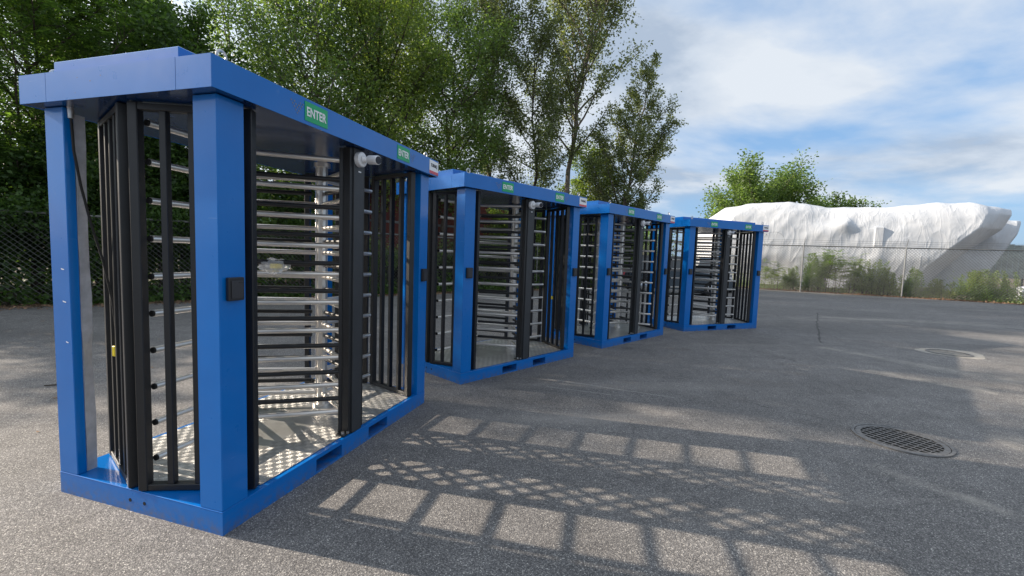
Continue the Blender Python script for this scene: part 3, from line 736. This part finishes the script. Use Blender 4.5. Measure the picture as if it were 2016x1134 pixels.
# undergrowth shrubs behind the left fence
def along(s):   # point on the left fence line, s metres from its left end
    p = [(-19.5, 3.9), (-11.7, 9.6), (-9.2, 11.75), (-5.1, 15.1), (-2.1, 17.9), (1.1, 20.5), (4.9, 24.1), (8.2, 27.7)]
    for a, b in zip(p, p[1:]):
        d = math.dist(a, b)
        if s <= d or b == p[-1]: return V(a[0]+(b[0]-a[0])*s/d, a[1]+(b[1]-a[1])*s/d, 0), (V(*b, 0)-V(*a, 0)).normalized()
        s -= d
FL = sum(math.dist(a, b) for a, b in zip([(-19.5, 3.9), (-11.7, 9.6), (-9.2, 11.75), (-5.1, 15.1), (-2.1, 17.9), (1.1, 20.5), (4.9, 24.1)], [(-11.7, 9.6), (-9.2, 11.75), (-5.1, 15.1), (-2.1, 17.9), (1.1, 20.5), (4.9, 24.1), (8.2, 27.7)]))
shr = [(3, 3.4, 'd'), (5.2, 3.8, 'd'), (7.3, 4.0, 'd'), (9.2, 4.2, 'd'), (11.0, 4.4, 'd'), (12.8, 4.2, 'd'), (14.6, 4.0, 'm'), (16.5, 3.2, 'd'), (18.7, 1.3, 'm'), (21.0, 1.0, 'm'), (23.2, 1.2, 'd'), (25.4, 3.0, 'f'), (27.6, 3.6, 'f'), (29.6, 3.4, 'm'), (31.8, 3.2, 'f')]
spots = ['left of the nearest cabin at the photo edge', 'at the left edge behind the fence', 'just left of the nearest cabin post', 'behind the left post of the nearest cabin', 'behind the open end of the nearest cabin', 'behind the corner post of the nearest cabin', 'seen between the rotor arms of the nearest cabin', 'seen through the right half of the nearest cabin', 'in front of the left part of the red boarded building', 'low in front of the red boarded building', 'seen through the left end of the second cabin', 'bright, seen through the second cabin', 'bright, seen right of the second cabin column', 'seen between the second and third cabins', 'bright, seen through the third cabin']
for (s, h, k), w in zip(shr, spots):
    p, d = along(s); n = V(-d.y, d.x, 0); q = p+n*rng.uniform(1.0, 1.5)
    tree(q.x, q.y, h, 1.6, 'leafy shrub '+w, 'shrub', leaves=int(9000*h/3), lm={'d': L_DARK, 'm': L_MID, 'f': L_FRESH}[k], base=.04, limbs=24, trunk_r=.05, leafl=.12, leafw=.08, bark=BARKD, sweep=.9, group='shrubs behind the left fence', cat='shrub', profile='flat', clump=.26)
# deep woods closing the view behind the belt
def woods(path, h, n, name, lm, thick=3.0, lsz=.30):
    b = []; seg = list(zip(path, path[1:])); tot = sum(math.dist(a, c) for a, c in seg)
    P = []
    for a, c in seg:
        k = int(n*math.dist(a, c)/tot); u = rng.random(k); q = rng.random(k)**.8
        hh = h*(.72+.28*np.sin(u*9+a[0])*np.cos(u*23+a[1]))
        P.append(np.stack([a[0]+(c[0]-a[0])*u+rng.normal(size=k)*thick*.4, a[1]+(c[1]-a[1])*u+rng.normal(size=k)*thick*.4, hh*q], 1))
    P = np.concatenate(P); P += rng.normal(size=P.shape)*.3; P[:, 2] = np.maximum(P[:, 2], .05)
    D, S = leaf_dirs(len(P)); o = quads_mesh(name, P, D, S, lsz*rng.uniform(.6, 1.3, len(P)), lsz*.7*rng.uniform(.7, 1.2, len(P)), lm)
    kind(o, 'stuff'); return o
tag(woods([(-24, 8), (-16, 14.5), (-11, 19.5), (-8, 23)], 6.5, 42000, 'woodland', L_DARK, lsz=.24), 'dense dark woodland mass behind the front row of left trees', 'woodland')
tag(woods([(-9, 27), (-2, 31), (6, 36), (14, 44)], 5.2, 36000, 'woodland', L_MID, lsz=.26), 'low green woodland band behind the red building and poplars', 'woodland')
# ivy and weeds at the foot of the left fence, leaf litter along the asphalt edges
def strip(path, width, n, name, label, cat, lm, l, w, hmax, off=0.0, flat=False):
    P = []
    seg = list(zip(path, path[1:])); tot = sum(math.dist(a, c) for a, c in seg)
    for a, c in seg:
        ln = math.dist(a, c); k = int(n*ln/tot); u = rng.random(k); nx, ny = -(c[1]-a[1])/ln, (c[0]-a[0])/ln
        o = off+rng.normal(size=k)*width*.5; hh = np.abs(rng.normal(size=k))*hmax*.5*(1-.6*np.minimum(1, np.abs(o-off)/width))*(0.5+.9*np.sin(u*ln*.9+a[0])**2)
        P.append(np.stack([a[0]+(c[0]-a[0])*u+nx*o, a[1]+(c[1]-a[1])*u+ny*o, hh+.008], 1))
    P = np.concatenate(P); D, S = leaf_dirs(len(P), 0, .8)
    if flat: D = norm(D*np.array([1, 1, .25])); S = norm(np.cross(D, norm(rng.normal(size=D.shape)*.35+np.array([0, 0, 1]))))
    o = quads_mesh(name, P, D, S, l*rng.uniform(.6, 1.4, len(P)), w*rng.uniform(.6, 1.3, len(P)), lm)
    kind(o, 'stuff'); tag(o, label, cat); return o
eL = [(-19.5, 3.2)]+edgeL[3:]
strip(eL, .55, 22000, 'ivy', 'low dark ivy and weeds at the foot of the left fence', 'ground cover', L_DARK, .11, .085, .8, off=.75)
strip(eL, .5, 9000, 'leaf_litter', 'brown leaf litter along the left asphalt edge', 'leaf litter', LITTER, .075, .045, .03, off=.15, flat=True)
eR = edgeR[:6]
strip([(a, b) for a, b in eR], .45, 9000, 'leaf_litter', 'brown leaf litter along the asphalt edge below the right fence', 'leaf litter', LITTER, .10, .06, .04, off=.25, flat=True)
strip([(a, b) for a, b in eR], .55, 26000, 'ground_cover', 'low green ground cover under the right fence', 'ground cover', L_WEED, .12, .05, .8, off=1.25)
# fallen leaves on the lot
n = 300; P = np.stack([rng.uniform(-11, 2, n), rng.uniform(2, 14, n), np.full(n, .008)], 1)
keepm = (P[:, 1] < 9+ (P[:, 0]+11)*.8) & ((P[:, 0] < -3) | (P[:, 1] > 8)); P = P[keepm][:110]
D, S = leaf_dirs(len(P)); D = norm(D*np.array([1, 1, .1])); S = norm(np.cross(D, np.tile([0., .1, 1.], (len(P), 1))))
o = quads_mesh('fallen_leaves', P, D, S, rng.uniform(.03, .08, len(P)), rng.uniform(.02, .035, len(P)), LITTER); kind(o, 'stuff'); tag(o, 'scattered dry leaves on the asphalt left of the cabins', 'leaves')
b = MB(); b.tube([(-4.95, 4.55, .012), (-4.8, 4.62, .014), (-4.55, 4.66, .010)], [.006, .008, .004], 5); tag(b.build('twig', BARKD), 'thin dark twig lying on the asphalt left of the nearest cabin', 'twig')

# ------------------------------------------------------------------ chain link fences
def fence(pts, h, dia, label, post_every, m, wire_r, barbed=0, name='chain_link_fence', post_m=None, post_r=.03):
    t = thing(name, label, 'fence', (pts[0][0], pts[0][1], 0)); o0 = V(pts[0][0], pts[0][1], 0)
    wm = MB(); rails = MB(); pm = post_m or m; k_ = 0
    for a, c in zip(pts, pts[1:]):
        A, B = V(*a, 0)-o0, V(*c, 0)-o0; d = (B-A); ln = d.length; d.normalize(); nn = V(-d.y, d.x, 0)
        z0, z1 = 0.04, h-.02; k = -int((z1-z0)/dia)-1
        while k*dia < ln:
            for sgn in (1, -1):
                s0 = k*dia if sgn > 0 else k*dia+(z1-z0)
                s1 = s0+sgn*(z1-z0); za, zb_ = z0, z1
                lo, hi = 0.0, ln
                def clip(s0, s1, za, zb_):
                    if s0 == s1: return None
                    ta, tb = (lo-s0)/(s1-s0), (hi-s0)/(s1-s0)
                    if ta > tb: ta, tb = tb, ta
                    ta, tb = max(0, ta), min(1, tb)
                    return None if tb-ta < .01 else (s0+(s1-s0)*ta, s0+(s1-s0)*tb, za+(zb_-za)*ta, za+(zb_-za)*tb)
                q = clip(s0, s1, za, zb_)
                if q:
                    off = nn*(wire_r*.9*sgn)
                    wm.tube([A+d*q[0]+off+V(0, 0, q[2]), A+d*q[1]+off+V(0, 0, q[3])], wire_r, 3, False)
            k += 1
        r_ = MB(); r_.tube([A+V(0, 0, h), B+V(0, 0, h)], .028, 8); r_.build('top_rail', GALVD, t)
        for q in range(barbed):
            r_ = MB(); n_ = max(2, int(ln/1.0)); zz_ = h+.12+.11*q
            r_.tube([A+d*(ln*i/n_)-nn*(.05*q)+V(0, 0, zz_-.02*math.sin(math.pi*((i*1.0/n_*3) % 1))) for i in range(n_+1)], .0065, 3, False)
            for i in range(int(ln/.22)):
                s_ = i*.22+.1; c0 = A+d*s_-nn*(.05*q)+V(0, 0, zz_-.01)
                r_.tube([c0-V(0, 0, .022)-nn*.015, c0+V(0, 0, .022)+nn*.015], .003, 3, False)
            r_.build('barbed_wire', pm, t)
    w = wm.build('wire_mesh', m, t); kind(w, 'stuff')
    s = 0.0; tot = [math.dist(a, c) for a, c in zip(pts, pts[1:])]
    for i, (a, c) in enumerate(zip(pts, pts[1:])):
        ln = tot[i]; nseg = max(1, round(ln/post_every)); A = V(*a, 0)-o0; d = (V(*c, 0)-V(*a, 0)).normalized(); nn = V(-d.y, d.x, 0)
        for j in range(nseg + (1 if i == len(tot)-1 else 0)):
            q = A+d*(ln*j/nseg); bb = MB(); bb.tube([q-nn*.035+V(0, 0, -.05), q-nn*.035+V(0, 0, h+.04)], post_r, 10)
            if barbed: bb.tube([q-nn*.035+V(0, 0, h+.04), q-nn*.17+V(0, 0, h+.14+.11*barbed)], [.018, .012], 6)
            bb.build('fence_post', pm, t)
    return t
fp = [(-19.5, 3.9), (-11.7, 9.6), (-9.2, 11.75), (-5.1, 15.1), (-2.1, 17.9), (1.1, 20.5), (4.9, 24.1), (8.2, 27.7)]
fence(fp, 2.15, .125, 'rusty dark chain link fence overgrown by trees, left and behind the cabins', 3.9, GALVD, .0042, 0, post_m=GALVD)
rd = V(4.48, -1.754, 0).normalized(); r0 = V(17.16, 25.98, 0)
frp = [tuple((r0-rd*9.6)[:2]), tuple(r0[:2]), tuple((r0+rd*4.81)[:2]), tuple((r0+rd*10.4)[:2]), tuple((r0+rd*24.8)[:2])]
fence(frp, 2.72, .15, 'galvanised chain link fence with barbed wire in front of the white wrapped hull', 4.81, GALV, .0068, 3, post_m=GALV, post_r=.034)
# loose coil of razor wire on the fence top near the farthest cabin
b = MB(); random.seed(4)
for k in range(4):
    c0 = r0-rd*(3.6-.65*k)+V(0, 0, 3.0+.1*math.sin(k)); rr = .5+.12*math.cos(k*2)
    b.tube([c0+rd*(rr*math.cos(a)+.05*a)+V(0, 0, rr*.8*math.sin(a)) for a in [2*math.pi*i/20 for i in range(21)]], .006, 3, False)
tag(b.build('razor_wire_coil', GALVD), 'loose looping coils of razor wire above the fence beside the farthest cabin', 'wire')

def vines():
    P = []
    for s_ in rng.uniform(0, 14.5, 16000):
        p, d = along(s_); n_ = V(-d.y, d.x, 0)
        z = 2.15+rng.normal()*.22-abs(rng.normal())*.35*(1+math.sin(s_*2.3)); q = p+n_*(.10+rng.normal()*.14); P.append((q.x, q.y, z))
    P = np.array(P); D, S = leaf_dirs(len(P), .4)
    o = quads_mesh('vines', P, D, S, rng.uniform(.06, .13, len(P)), rng.uniform(.04, .09, len(P)), L_DARK); kind(o, 'stuff'); tag(o, 'dark leafy vines hanging over the top of the left fence', 'vines')
vines()
# ------------------------------------------------------------------ weeds along the right fence
def weed(px, s_off, h, spread, stems, label, name='weed', kindw='mug', lm=None):
    # s along right fence
    r = (px-1008)/859.6; # ray x = r*y meets the fence line
    # r0.x+rd.x*s = r*(r0.y+rd.y*s)
    s = (r*r0.y-r0.x)/(rd.x-r*rd.y); nn = V(-rd.y, rd.x, 0); p = r0+rd*s+nn*s_off
    t = thing(name, label, 'plant', p, 0, 'weeds along the right fence')
    st = MB(); P = []; D = []; S = []; ll = []; lw = []
    for k in range(stems):
        bx, by = rng.normal(size=2)*spread*.35; hh = h*rng.uniform(.6, 1.0); ln = rng.normal(size=2)*.12*h
        a = [V(bx+ln[0]*f*f, by+ln[1]*f*f, hh*f) for f in (0, .25, .5, .75, 1)]
        st.tube(a, [.012, .010, .008, .006, .003], 4, False)
        if kindw == 'mug':
            n = int(150*hh); f = rng.uniform(.12, 1.02, n); an = rng.uniform(0, 6.283, n); q = np.stack([bx+ln[0]*f*f, by+ln[1]*f*f, hh*f], 1)
            d = np.stack([np.cos(an), np.sin(an), rng.uniform(.3, 1.1, n)], 1); q += d*rng.uniform(0, .14, n)[:, None]*(1.15-f)[:, None]
            P.append(q); D.append(norm(d)); S.append(norm(np.cross(d, rng.normal(size=(n, 3))))); ll.append(rng.uniform(.10, .24, n)*(1.25-f*.7)); lw.append(np.full(n, .032))
        else:
            m_ = int(9*hh); f = rng.uniform(.35, 1.0, m_); an = rng.uniform(0, 6.283, m_); q = np.stack([bx+ln[0]*f*f, by+ln[1]*f*f, hh*f], 1)
            d = norm(np.stack([np.cos(an), np.sin(an), rng.uniform(.1, .7, m_)], 1)); a_ = pinnate(q, d, rng.uniform(.45, .85, m_), 10, (.16, .045))
            P.append(a_[0]); D.append(a_[1]); S.append(a_[2]); ll.append(a_[3]); lw.append(a_[4])
    st.build('stem', BARKD, t); c = np.concatenate
    quads_mesh('foliage', c(P), c(D), c(S), c(ll), c(lw), lm or L_WEED, t)
wd = [(1524, 1.0, 1.5, .9, 12, 'p', 'layered leafy weed just right of the farthest cabin', L_FRESH), (1556, .9, 1.1, .6, 9, 'm', 'short tufted weed left of the left fence post', None), (1572, .8, 1.3, .6, 9, 'm', 'leafy weed against the left post of the right fence', None),
      (1612, .9, 2.0, 1.0, 20, 'm', 'thick dark green weed clump right of the left fence post', L_MID), (1640, 1.0, 2.25, 1.1, 16, 'p', 'tall sumac with arching fronds behind the fence', L_MID), (1668, 1.1, 2.0, 1.0, 12, 'p', 'sumac leaning right beside the tallest one', L_WEED),
      (1690, .6, 1.75, .5, 9, 'm', 'upright feathery weed right of the sumacs', None), (1706, .5, 1.2, .4, 7, 'm', 'short dark feathery weed right of the sumacs', None), (1722, .7, 1.7, .4, 8, 'm', 'first of the slender spiky weeds in mid fence', None),
      (1740, .6, 1.75, .45, 8, 'm', 'second slender spiky weed in mid fence', None), (1757, .7, 1.65, .6, 8, 'm', 'spiky weed left of the right fence post', None), (1768, .7, 1.3, .5, 8, 'm', 'low feathery weed beside the right fence post', None),
      (1790, .6, 1.4, .3, 5, 'm', 'single narrow weed right of the right fence post', None), (1814, .6, 1.5, .6, 9, 'm', 'fan shaped weed right of the right fence post', None), (1850, .7, 1.0, .8, 8, 'm', 'sprawling grey-green weed below the hull bow', L_PALE),
      (1950, 1.4, 1.4, 1.2, 22, 'm', 'yellow-green bushy weed near the right edge', L_FRESH), (1990, 1.6, 1.5, 1.4, 24, 'm', 'bushy weed at the right edge of the photo', L_WEED), (1960, .4, .8, .8, 14, 'm', 'low dark weed clump below the sheet metal fence', L_MID)]
for px, so, h, sp_, ns, kd, lb, lm in wd:
    weed(px, so, h*1.15, sp_*.9, max(4, int(ns*.75)), lb, 'sumac_shrub' if 'sumac' in lb else 'weed', 'mug' if kd == 'm' else 'pin', lm)

# ------------------------------------------------------------------ white wrapped hulls
from mathutils import noise as mn
def interp(x, pts):
    if x <= pts[0][0]: return pts[0][1]
    for (a, va), (b_, vb) in zip(pts, pts[1:]):
        if x <= b_: return va+(vb-va)*(x-a)/(b_-a)
    return pts[-1][1]
def hull(P0, P1, top, send, sstart, hw, name, label, nu=220, nv=130, bumps=(), seed=0.0, crease=0.035):
    P0, P1 = V(*P0, 0), V(*P1, 0); ax = (P1-P0); Ln = ax.length; ax.normalize(); nn = V(-ax.y, ax.x, 0)
    vs = []; fs = []
    for j in range(nv+1):
        ph = math.pi*j/nv; cy, cz = -math.cos(ph), math.sin(ph)
        fy = math.copysign(abs(cy)**.42, cy); fz = abs(cz)**.50
        for i in range(nu+1):
            u = i/nu
            z = fz*interp(u, top); z = max(z, 0)
            s = interp(z, sstart)+(interp(z, send)-interp(z, sstart))*u
            w = hw*min(1, ((1-u)*9)**.6+.04)*min(1, (u*7)**.55+.10)
            w *= .80+.20*min(1, z/2.2)
            p = V(s, fy*w, z)
            n = mn.noise(V(s*.55+seed, fy*1.3, z*.7))*.09+mn.noise(V(s*1.6+seed, fy*2, z*1.9))*.03
            fold = abs(mn.noise(V(s*1.1-z*.55+seed, z*.45, fy)))*crease
            dd = n-fold
            for (bs, bz, rs, rz_, am) in bumps:
                if fy < 0: dd += am*math.exp(-((s-bs)/rs)**2-((z-bz)/rz_)**2)
            p.y += fy*dd; p.z += dd*.5*fz*min(1, z/2)
            if abs(cz) > .6: p.z += .07*mn.noise(V(s*1.2, seed, 3.0))
            q = ax*p.x+nn*p.y+V(0, 0, max(.05, p.z)); vs.append(q)
    for j in range(nv):
        for i in range(nu):
            a = j*(nu+1)+i; fs.append((a, a+1, a+nu+2, a+nu+1))
    b = MB(); b.add(vs, fs)
    b.add([vs[j*(nu+1)] for j in range(nv+1)], [tuple(range(nv+1))]); b.add([vs[j*(nu+1)+nu] for j in range(nv+1)], [tuple(range(nv+1))[::-1]])
    t = thing(name, label, 'wrapped hull', P0)
    b.build('shrink_wrap', WRAP, t, smooth=False).data.polygons.foreach_set('use_smooth', [True]*len(b.f))
    return t, ax, nn
h1, ax1, nn1 = hull((14.6, 37.2), (31.9, 28.6), [(0, 4.7), (.04, 5.9), (.12, 6.15), (.28, 6.3), (.42, 5.85), (.62, 5.75), (.74, 6.0), (.86, 6.0), (1, 5.6)], [(0, 15.6), (.6, 15.7), (1.8, 16.5), (3.0, 17.6), (4.3, 19.0), (5.2, 19.4)], [(0, .5), (4, .9), (5.0, 1.3), (6.0, 2.2)],
     2.7, 'wrapped_hull', 'long white shrink-wrapped boat hull behind the right fence, its bow at right', bumps=[(10.3, 4.4, .55, .45, .32), (9.2, 4.0, 1.6, .5, .12), (12.2, 2.4, .35, .9, .10)])
b = MB()
m = Matrix((ax1, nn1, V(0, 0, 1))).transposed().to_4x4()
b.box(11.95, 12.45, -2.72, -2.2, 3.0, 4.3, b=.04, mtx=m); b.build('wrapped_box', WRAP, h1)
b = MB(); b.box(13.6, 15.3, -2.95, -2.2, .02, .42, mtx=m); b.build('keel_support', GREYW, h1)
b = MB(); b.box(8.2, 8.5, -.2, .1, 5.75, 6.05, b=.02, mtx=m); b.tube([m @ V(8.35, 0, 5.6), m @ V(8.35, 0, 5.8)], .05, 8); b.build('roof_vent', BLACK, h1)
hull((30.6, 32.2), (37.4, 29.0), [(0, 5.0), (.4, 5.3), (.8, 5.2), (1, 5.1)], [(0, 2.4), (1.2, 2.8), (2.8, 3.6), (4.2, 4.3), (5.2, 4.5)], [(0, -.6), (4, -.6)], 1.5,
     'wrapped_hull', 'smaller white wrapped hull behind the bow of the long one, near the right edge', nu=110, nv=80, seed=7.7, crease=.16, bumps=[(2.5, 4, .5, .8, .3)])
# corrugated sheet metal fence at the far right
t = thing('sheet_metal_fence', 'pale grey-green ribbed sheet metal fence at the far right', 'fence', (34.0, 31.8, 0))
dd = V(.93, -.36, 0).normalized()
for k in range(34):
    b = MB(); p = dd*(.30*k); b.bar(p+V(0, 0, 1.15), p+V(0, 0, 3.55+.03*math.sin(k*1.7)), .288, .03, dd, b=.008); b.build('metal_slat', CORR, t)
b = MB()
for z in (1.5, 2.5, 3.3): b.bar(V(0, .09, z)-dd*.2, V(0, .09, z)+dd*10, .08, .05, (0, 0, 1))
b.build('rail', GREYW, t)
for k in range(5):
    b = MB(); p = dd*(2.4*k); b.bar(p+V(0, .17, 0), p+V(0, .17, 3.7), .1, .1, dd); b.build('fence_post', GREYW, t)
# white tarp heap at the right edge
bm = bmesh.new(); bmesh.ops.create_icosphere(bm, subdivisions=5, radius=1)
for v in bm.verts:
    n_ = 1+mn.noise(v.co*1.7)*.35+abs(mn.noise(v.co*4))*-.2; q = v.co*n_; v.co = V(q.x*1.7, q.y*.9, max(-.02, q.z*.75+.35))
me = bpy.data.meshes.new('tarp_heap'); bm.to_mesh(me); bm.free(); me.materials.append(WRAP); me.polygons.foreach_set('use_smooth', [True]*len(me.polygons))
tag(place('tarp_heap', me, None, (30.1, 24.6, 0), .3), 'crumpled white tarp heap at the right edge behind the fence', 'tarp')

# ------------------------------------------------------------------ red boarded building behind the belt
A = V(-7.4, 17.9, 0); B = V(1.8, 25.2, 0); d = (B-A).normalized(); Ln = (B-A).length; nn = V(-d.y, d.x, 0)
t = thing('red_building', 'faded red horizontally boarded building behind the trees, seen through the cabins', 'building', A)
mm = Matrix((d, nn, V(0, 0, 1))).transposed().to_4x4()
b = MB(); b.box(0.03, Ln-.03, .03, 5.0, 1.55, 4.35, mtx=mm); b.build('wall_core', REDB, t)
for k in range(18):
    z = 1.56+.155*k; bb = MB(); bb.add([mm @ V(*p) for p in [(0, -.012, z), (Ln, -.012, z), (Ln, .03, z), (0, .03, z), (0, .012, z+.152), (Ln, .012, z+.152), (Ln, .03, z+.152), (0, .03, z+.152)]], [(0, 1, 2, 3), (4, 7, 6, 5), (0, 4, 5, 1), (1, 5, 6, 2), (2, 6, 7, 3), (3, 7, 4, 0)])
    bb.build('wall_board', REDB, t)
b = MB(); b.box(-.05, Ln+.05, -.06, .10, 1.33, 1.54, mtx=mm); b.build('sill_beam', GREYW, t)
b = MB(); b.box(-.02, Ln+.02, -.03, .0, 2.78, 2.88, mtx=mm); b.build('trim_band', GREYW, t)
for k in range(6):
    b = MB(); x = .3+k*(Ln-.6)/5; b.box(x-.14, x+.14, .0, .28, 0, 1.33, mtx=mm); b.build('pier', GREYW, t)
b = MB(); b.box(0, Ln, 2.0, 5.0, 0, 1.5, mtx=mm); b.build('crawl_space_shade', PIT, t)  # near-black block stands in for the shade under the floor
b = MB(); b.add([mm @ V(*p) for p in [(-.3, -.35, 4.3), (Ln+.3, -.35, 4.3), (Ln+.3, 2.5, 5.3), (-.3, 2.5, 5.3), (-.3, 5.3, 4.3), (Ln+.3, 5.3, 4.3), (-.3, -.35, 4.4), (Ln+.3, -.35, 4.4), (Ln+.3, 2.5, 5.4), (-.3, 2.5, 5.4), (-.3, 5.3, 4.4), (Ln+.3, 5.3, 4.4)]],
    [(0, 1, 2, 3), (3, 2, 5, 4), (6, 9, 8, 7), (9, 10, 11, 8), (0, 6, 7, 1), (4, 5, 11, 10), (0, 3, 9, 6), (3, 4, 10, 9), (1, 7, 8, 2), (2, 8, 11, 5)]); b.build('roof', GREYW, t)

# ------------------------------------------------------------------ parked cars behind the farthest cabins
def car(loc, rz, paint, label, suv=True, name='parked_car'):
    t = thing(name, label, 'car', (*loc, 0), rz, 'parked cars behind the farthest cabins')
    hw = .93; top = 1.78 if suv else 1.46; belt = 1.08 if suv else .93; g = .28
    low = [(-2.35, g+.12), (-2.38, belt-.18), (-2.28, belt), (-1.0, belt+.02), (.95, belt), (2.0, belt-.14), (2.32, belt-.34), (2.36, g+.10), (1.95, g), (-2.0, g)]
    b = MB()
    def loft(pr, w0, w1, zc):
        n = len(pr); vs = []
        for s in (-1, 1):
            for x, z in pr: vs.append((x, s*(w0+(w1-w0)*min(1, max(0, (z-g)/zc))), z))
        b.add(vs, [tuple(range(n)), tuple(range(n, 2*n))[::-1]]+[(i, n+i, n+(i+1) % n, (i+1) % n) for i in range(n)])
    loft(low, hw, hw-.05, 1.0)
    ro = [(-2.15 if suv else -1.5, belt), (-1.95 if suv else -1.15, top-.08), (-1.6 if suv else -.8, top), (.05, top-.01), (.35, top-.09), (1.05, belt)]
    n = len(ro); vs = []
    for s in (-1, 1):
        for x, z in ro: vs.append((x, s*(hw-.06-.20*(z-belt)/(top-belt)), z))
    b.add(vs, [tuple(range(n)), tuple(range(n, 2*n))[::-1]]+[(i, n+i, n+(i+1) % n, (i+1) % n) for i in range(n)])
    b.build('body', paint, t)
    def pane(pts):
        q = MB(); q.add(pts, [tuple(range(len(pts)))]); o = q.build('window', CARG, t)
    zb, zt = belt+.05, top-.13
    yw = lambda z: hw-.06-.20*(z-belt)/(top-belt)+.006
    for s in (-1, 1):
        for x0, x1, x2, x3 in ((-.28, .86, .30, -.28), (-1.25, -.36, -.36, -1.2), (-1.95, -1.33, -1.28, -1.82)) if suv else ((-.2, .86, .30, -.2), (-1.25, -.28, -.28, -.95)):
            pane([(x0, s*yw(zb), zb), (x1, s*yw(zb), zb), (x2, s*yw(zt), zt), (x3, s*yw(zt), zt)])
    xr, xrt = ro[0][0]-.012, ro[1][0]-.012
    pane([(xr+.02, -.78, zb), (xr+.02, .78, zb), (xrt+.02, .62, zt), (xrt+.02, -.62, zt)])
    pane([(1.01, -.78, zb+.02), (1.01, .78, zb+.02), (.44, .62, zt+.02), (.44, -.62, zt+.02)])
    for x in (-1.42, 1.45):
        for s in (-1, 1):
            q = MB(); q.tube([(x, s*(hw-.20), .36), (x, s*(hw+.012), .36)], .36, 20); w = q.build('wheel', RUBBER, t, smooth=True)
            q = MB(); q.tube([(x, s*(hw+.012), .36), (x, s*(hw+.022), .36)], [.23, .20], 16); q.build('rim', CHROME, w, smooth=True)
    for s in (-1, 1):
        q = MB(); q.box(2.29, 2.37, s*.78-.13, s*.78+.13, belt-.42, belt-.27, b=.02); q.build('headlight', HEADL, t)
        q = MB(); q.box(-2.40, -2.33, s*.80-.07, s*.80+.07, belt-.35, belt-.05, b=.02); q.build('tail_light', REDV, t)
        q = MB(); q.box(.72, .90, s*1.0-.09, s*1.0+.09, belt+.02, belt+.16, b=.03); q.build('wing_mirror', paint, t)
    q = MB(); q.box(2.345, 2.385, -.55, .55, belt-.46, belt-.30, b=.01); q.build('grille', CHROME, t)
    q = MB(); q.box(2.33, 2.41, -.88, .88, g+.08, g+.26, b=.03); q.box(-2.42, -2.34, -.88, .88, g+.1, g+.28, b=.03); q.build('bumper', PLASTIC, t)
    return t
car((7.7, 20.6), R(-12), CARP, 'black sports utility vehicle parked behind the third and farthest cabins')
car((11.3, 24.6), R(-115), CARP2, 'dark saloon car seen nose-on through the farthest cabin', suv=True)
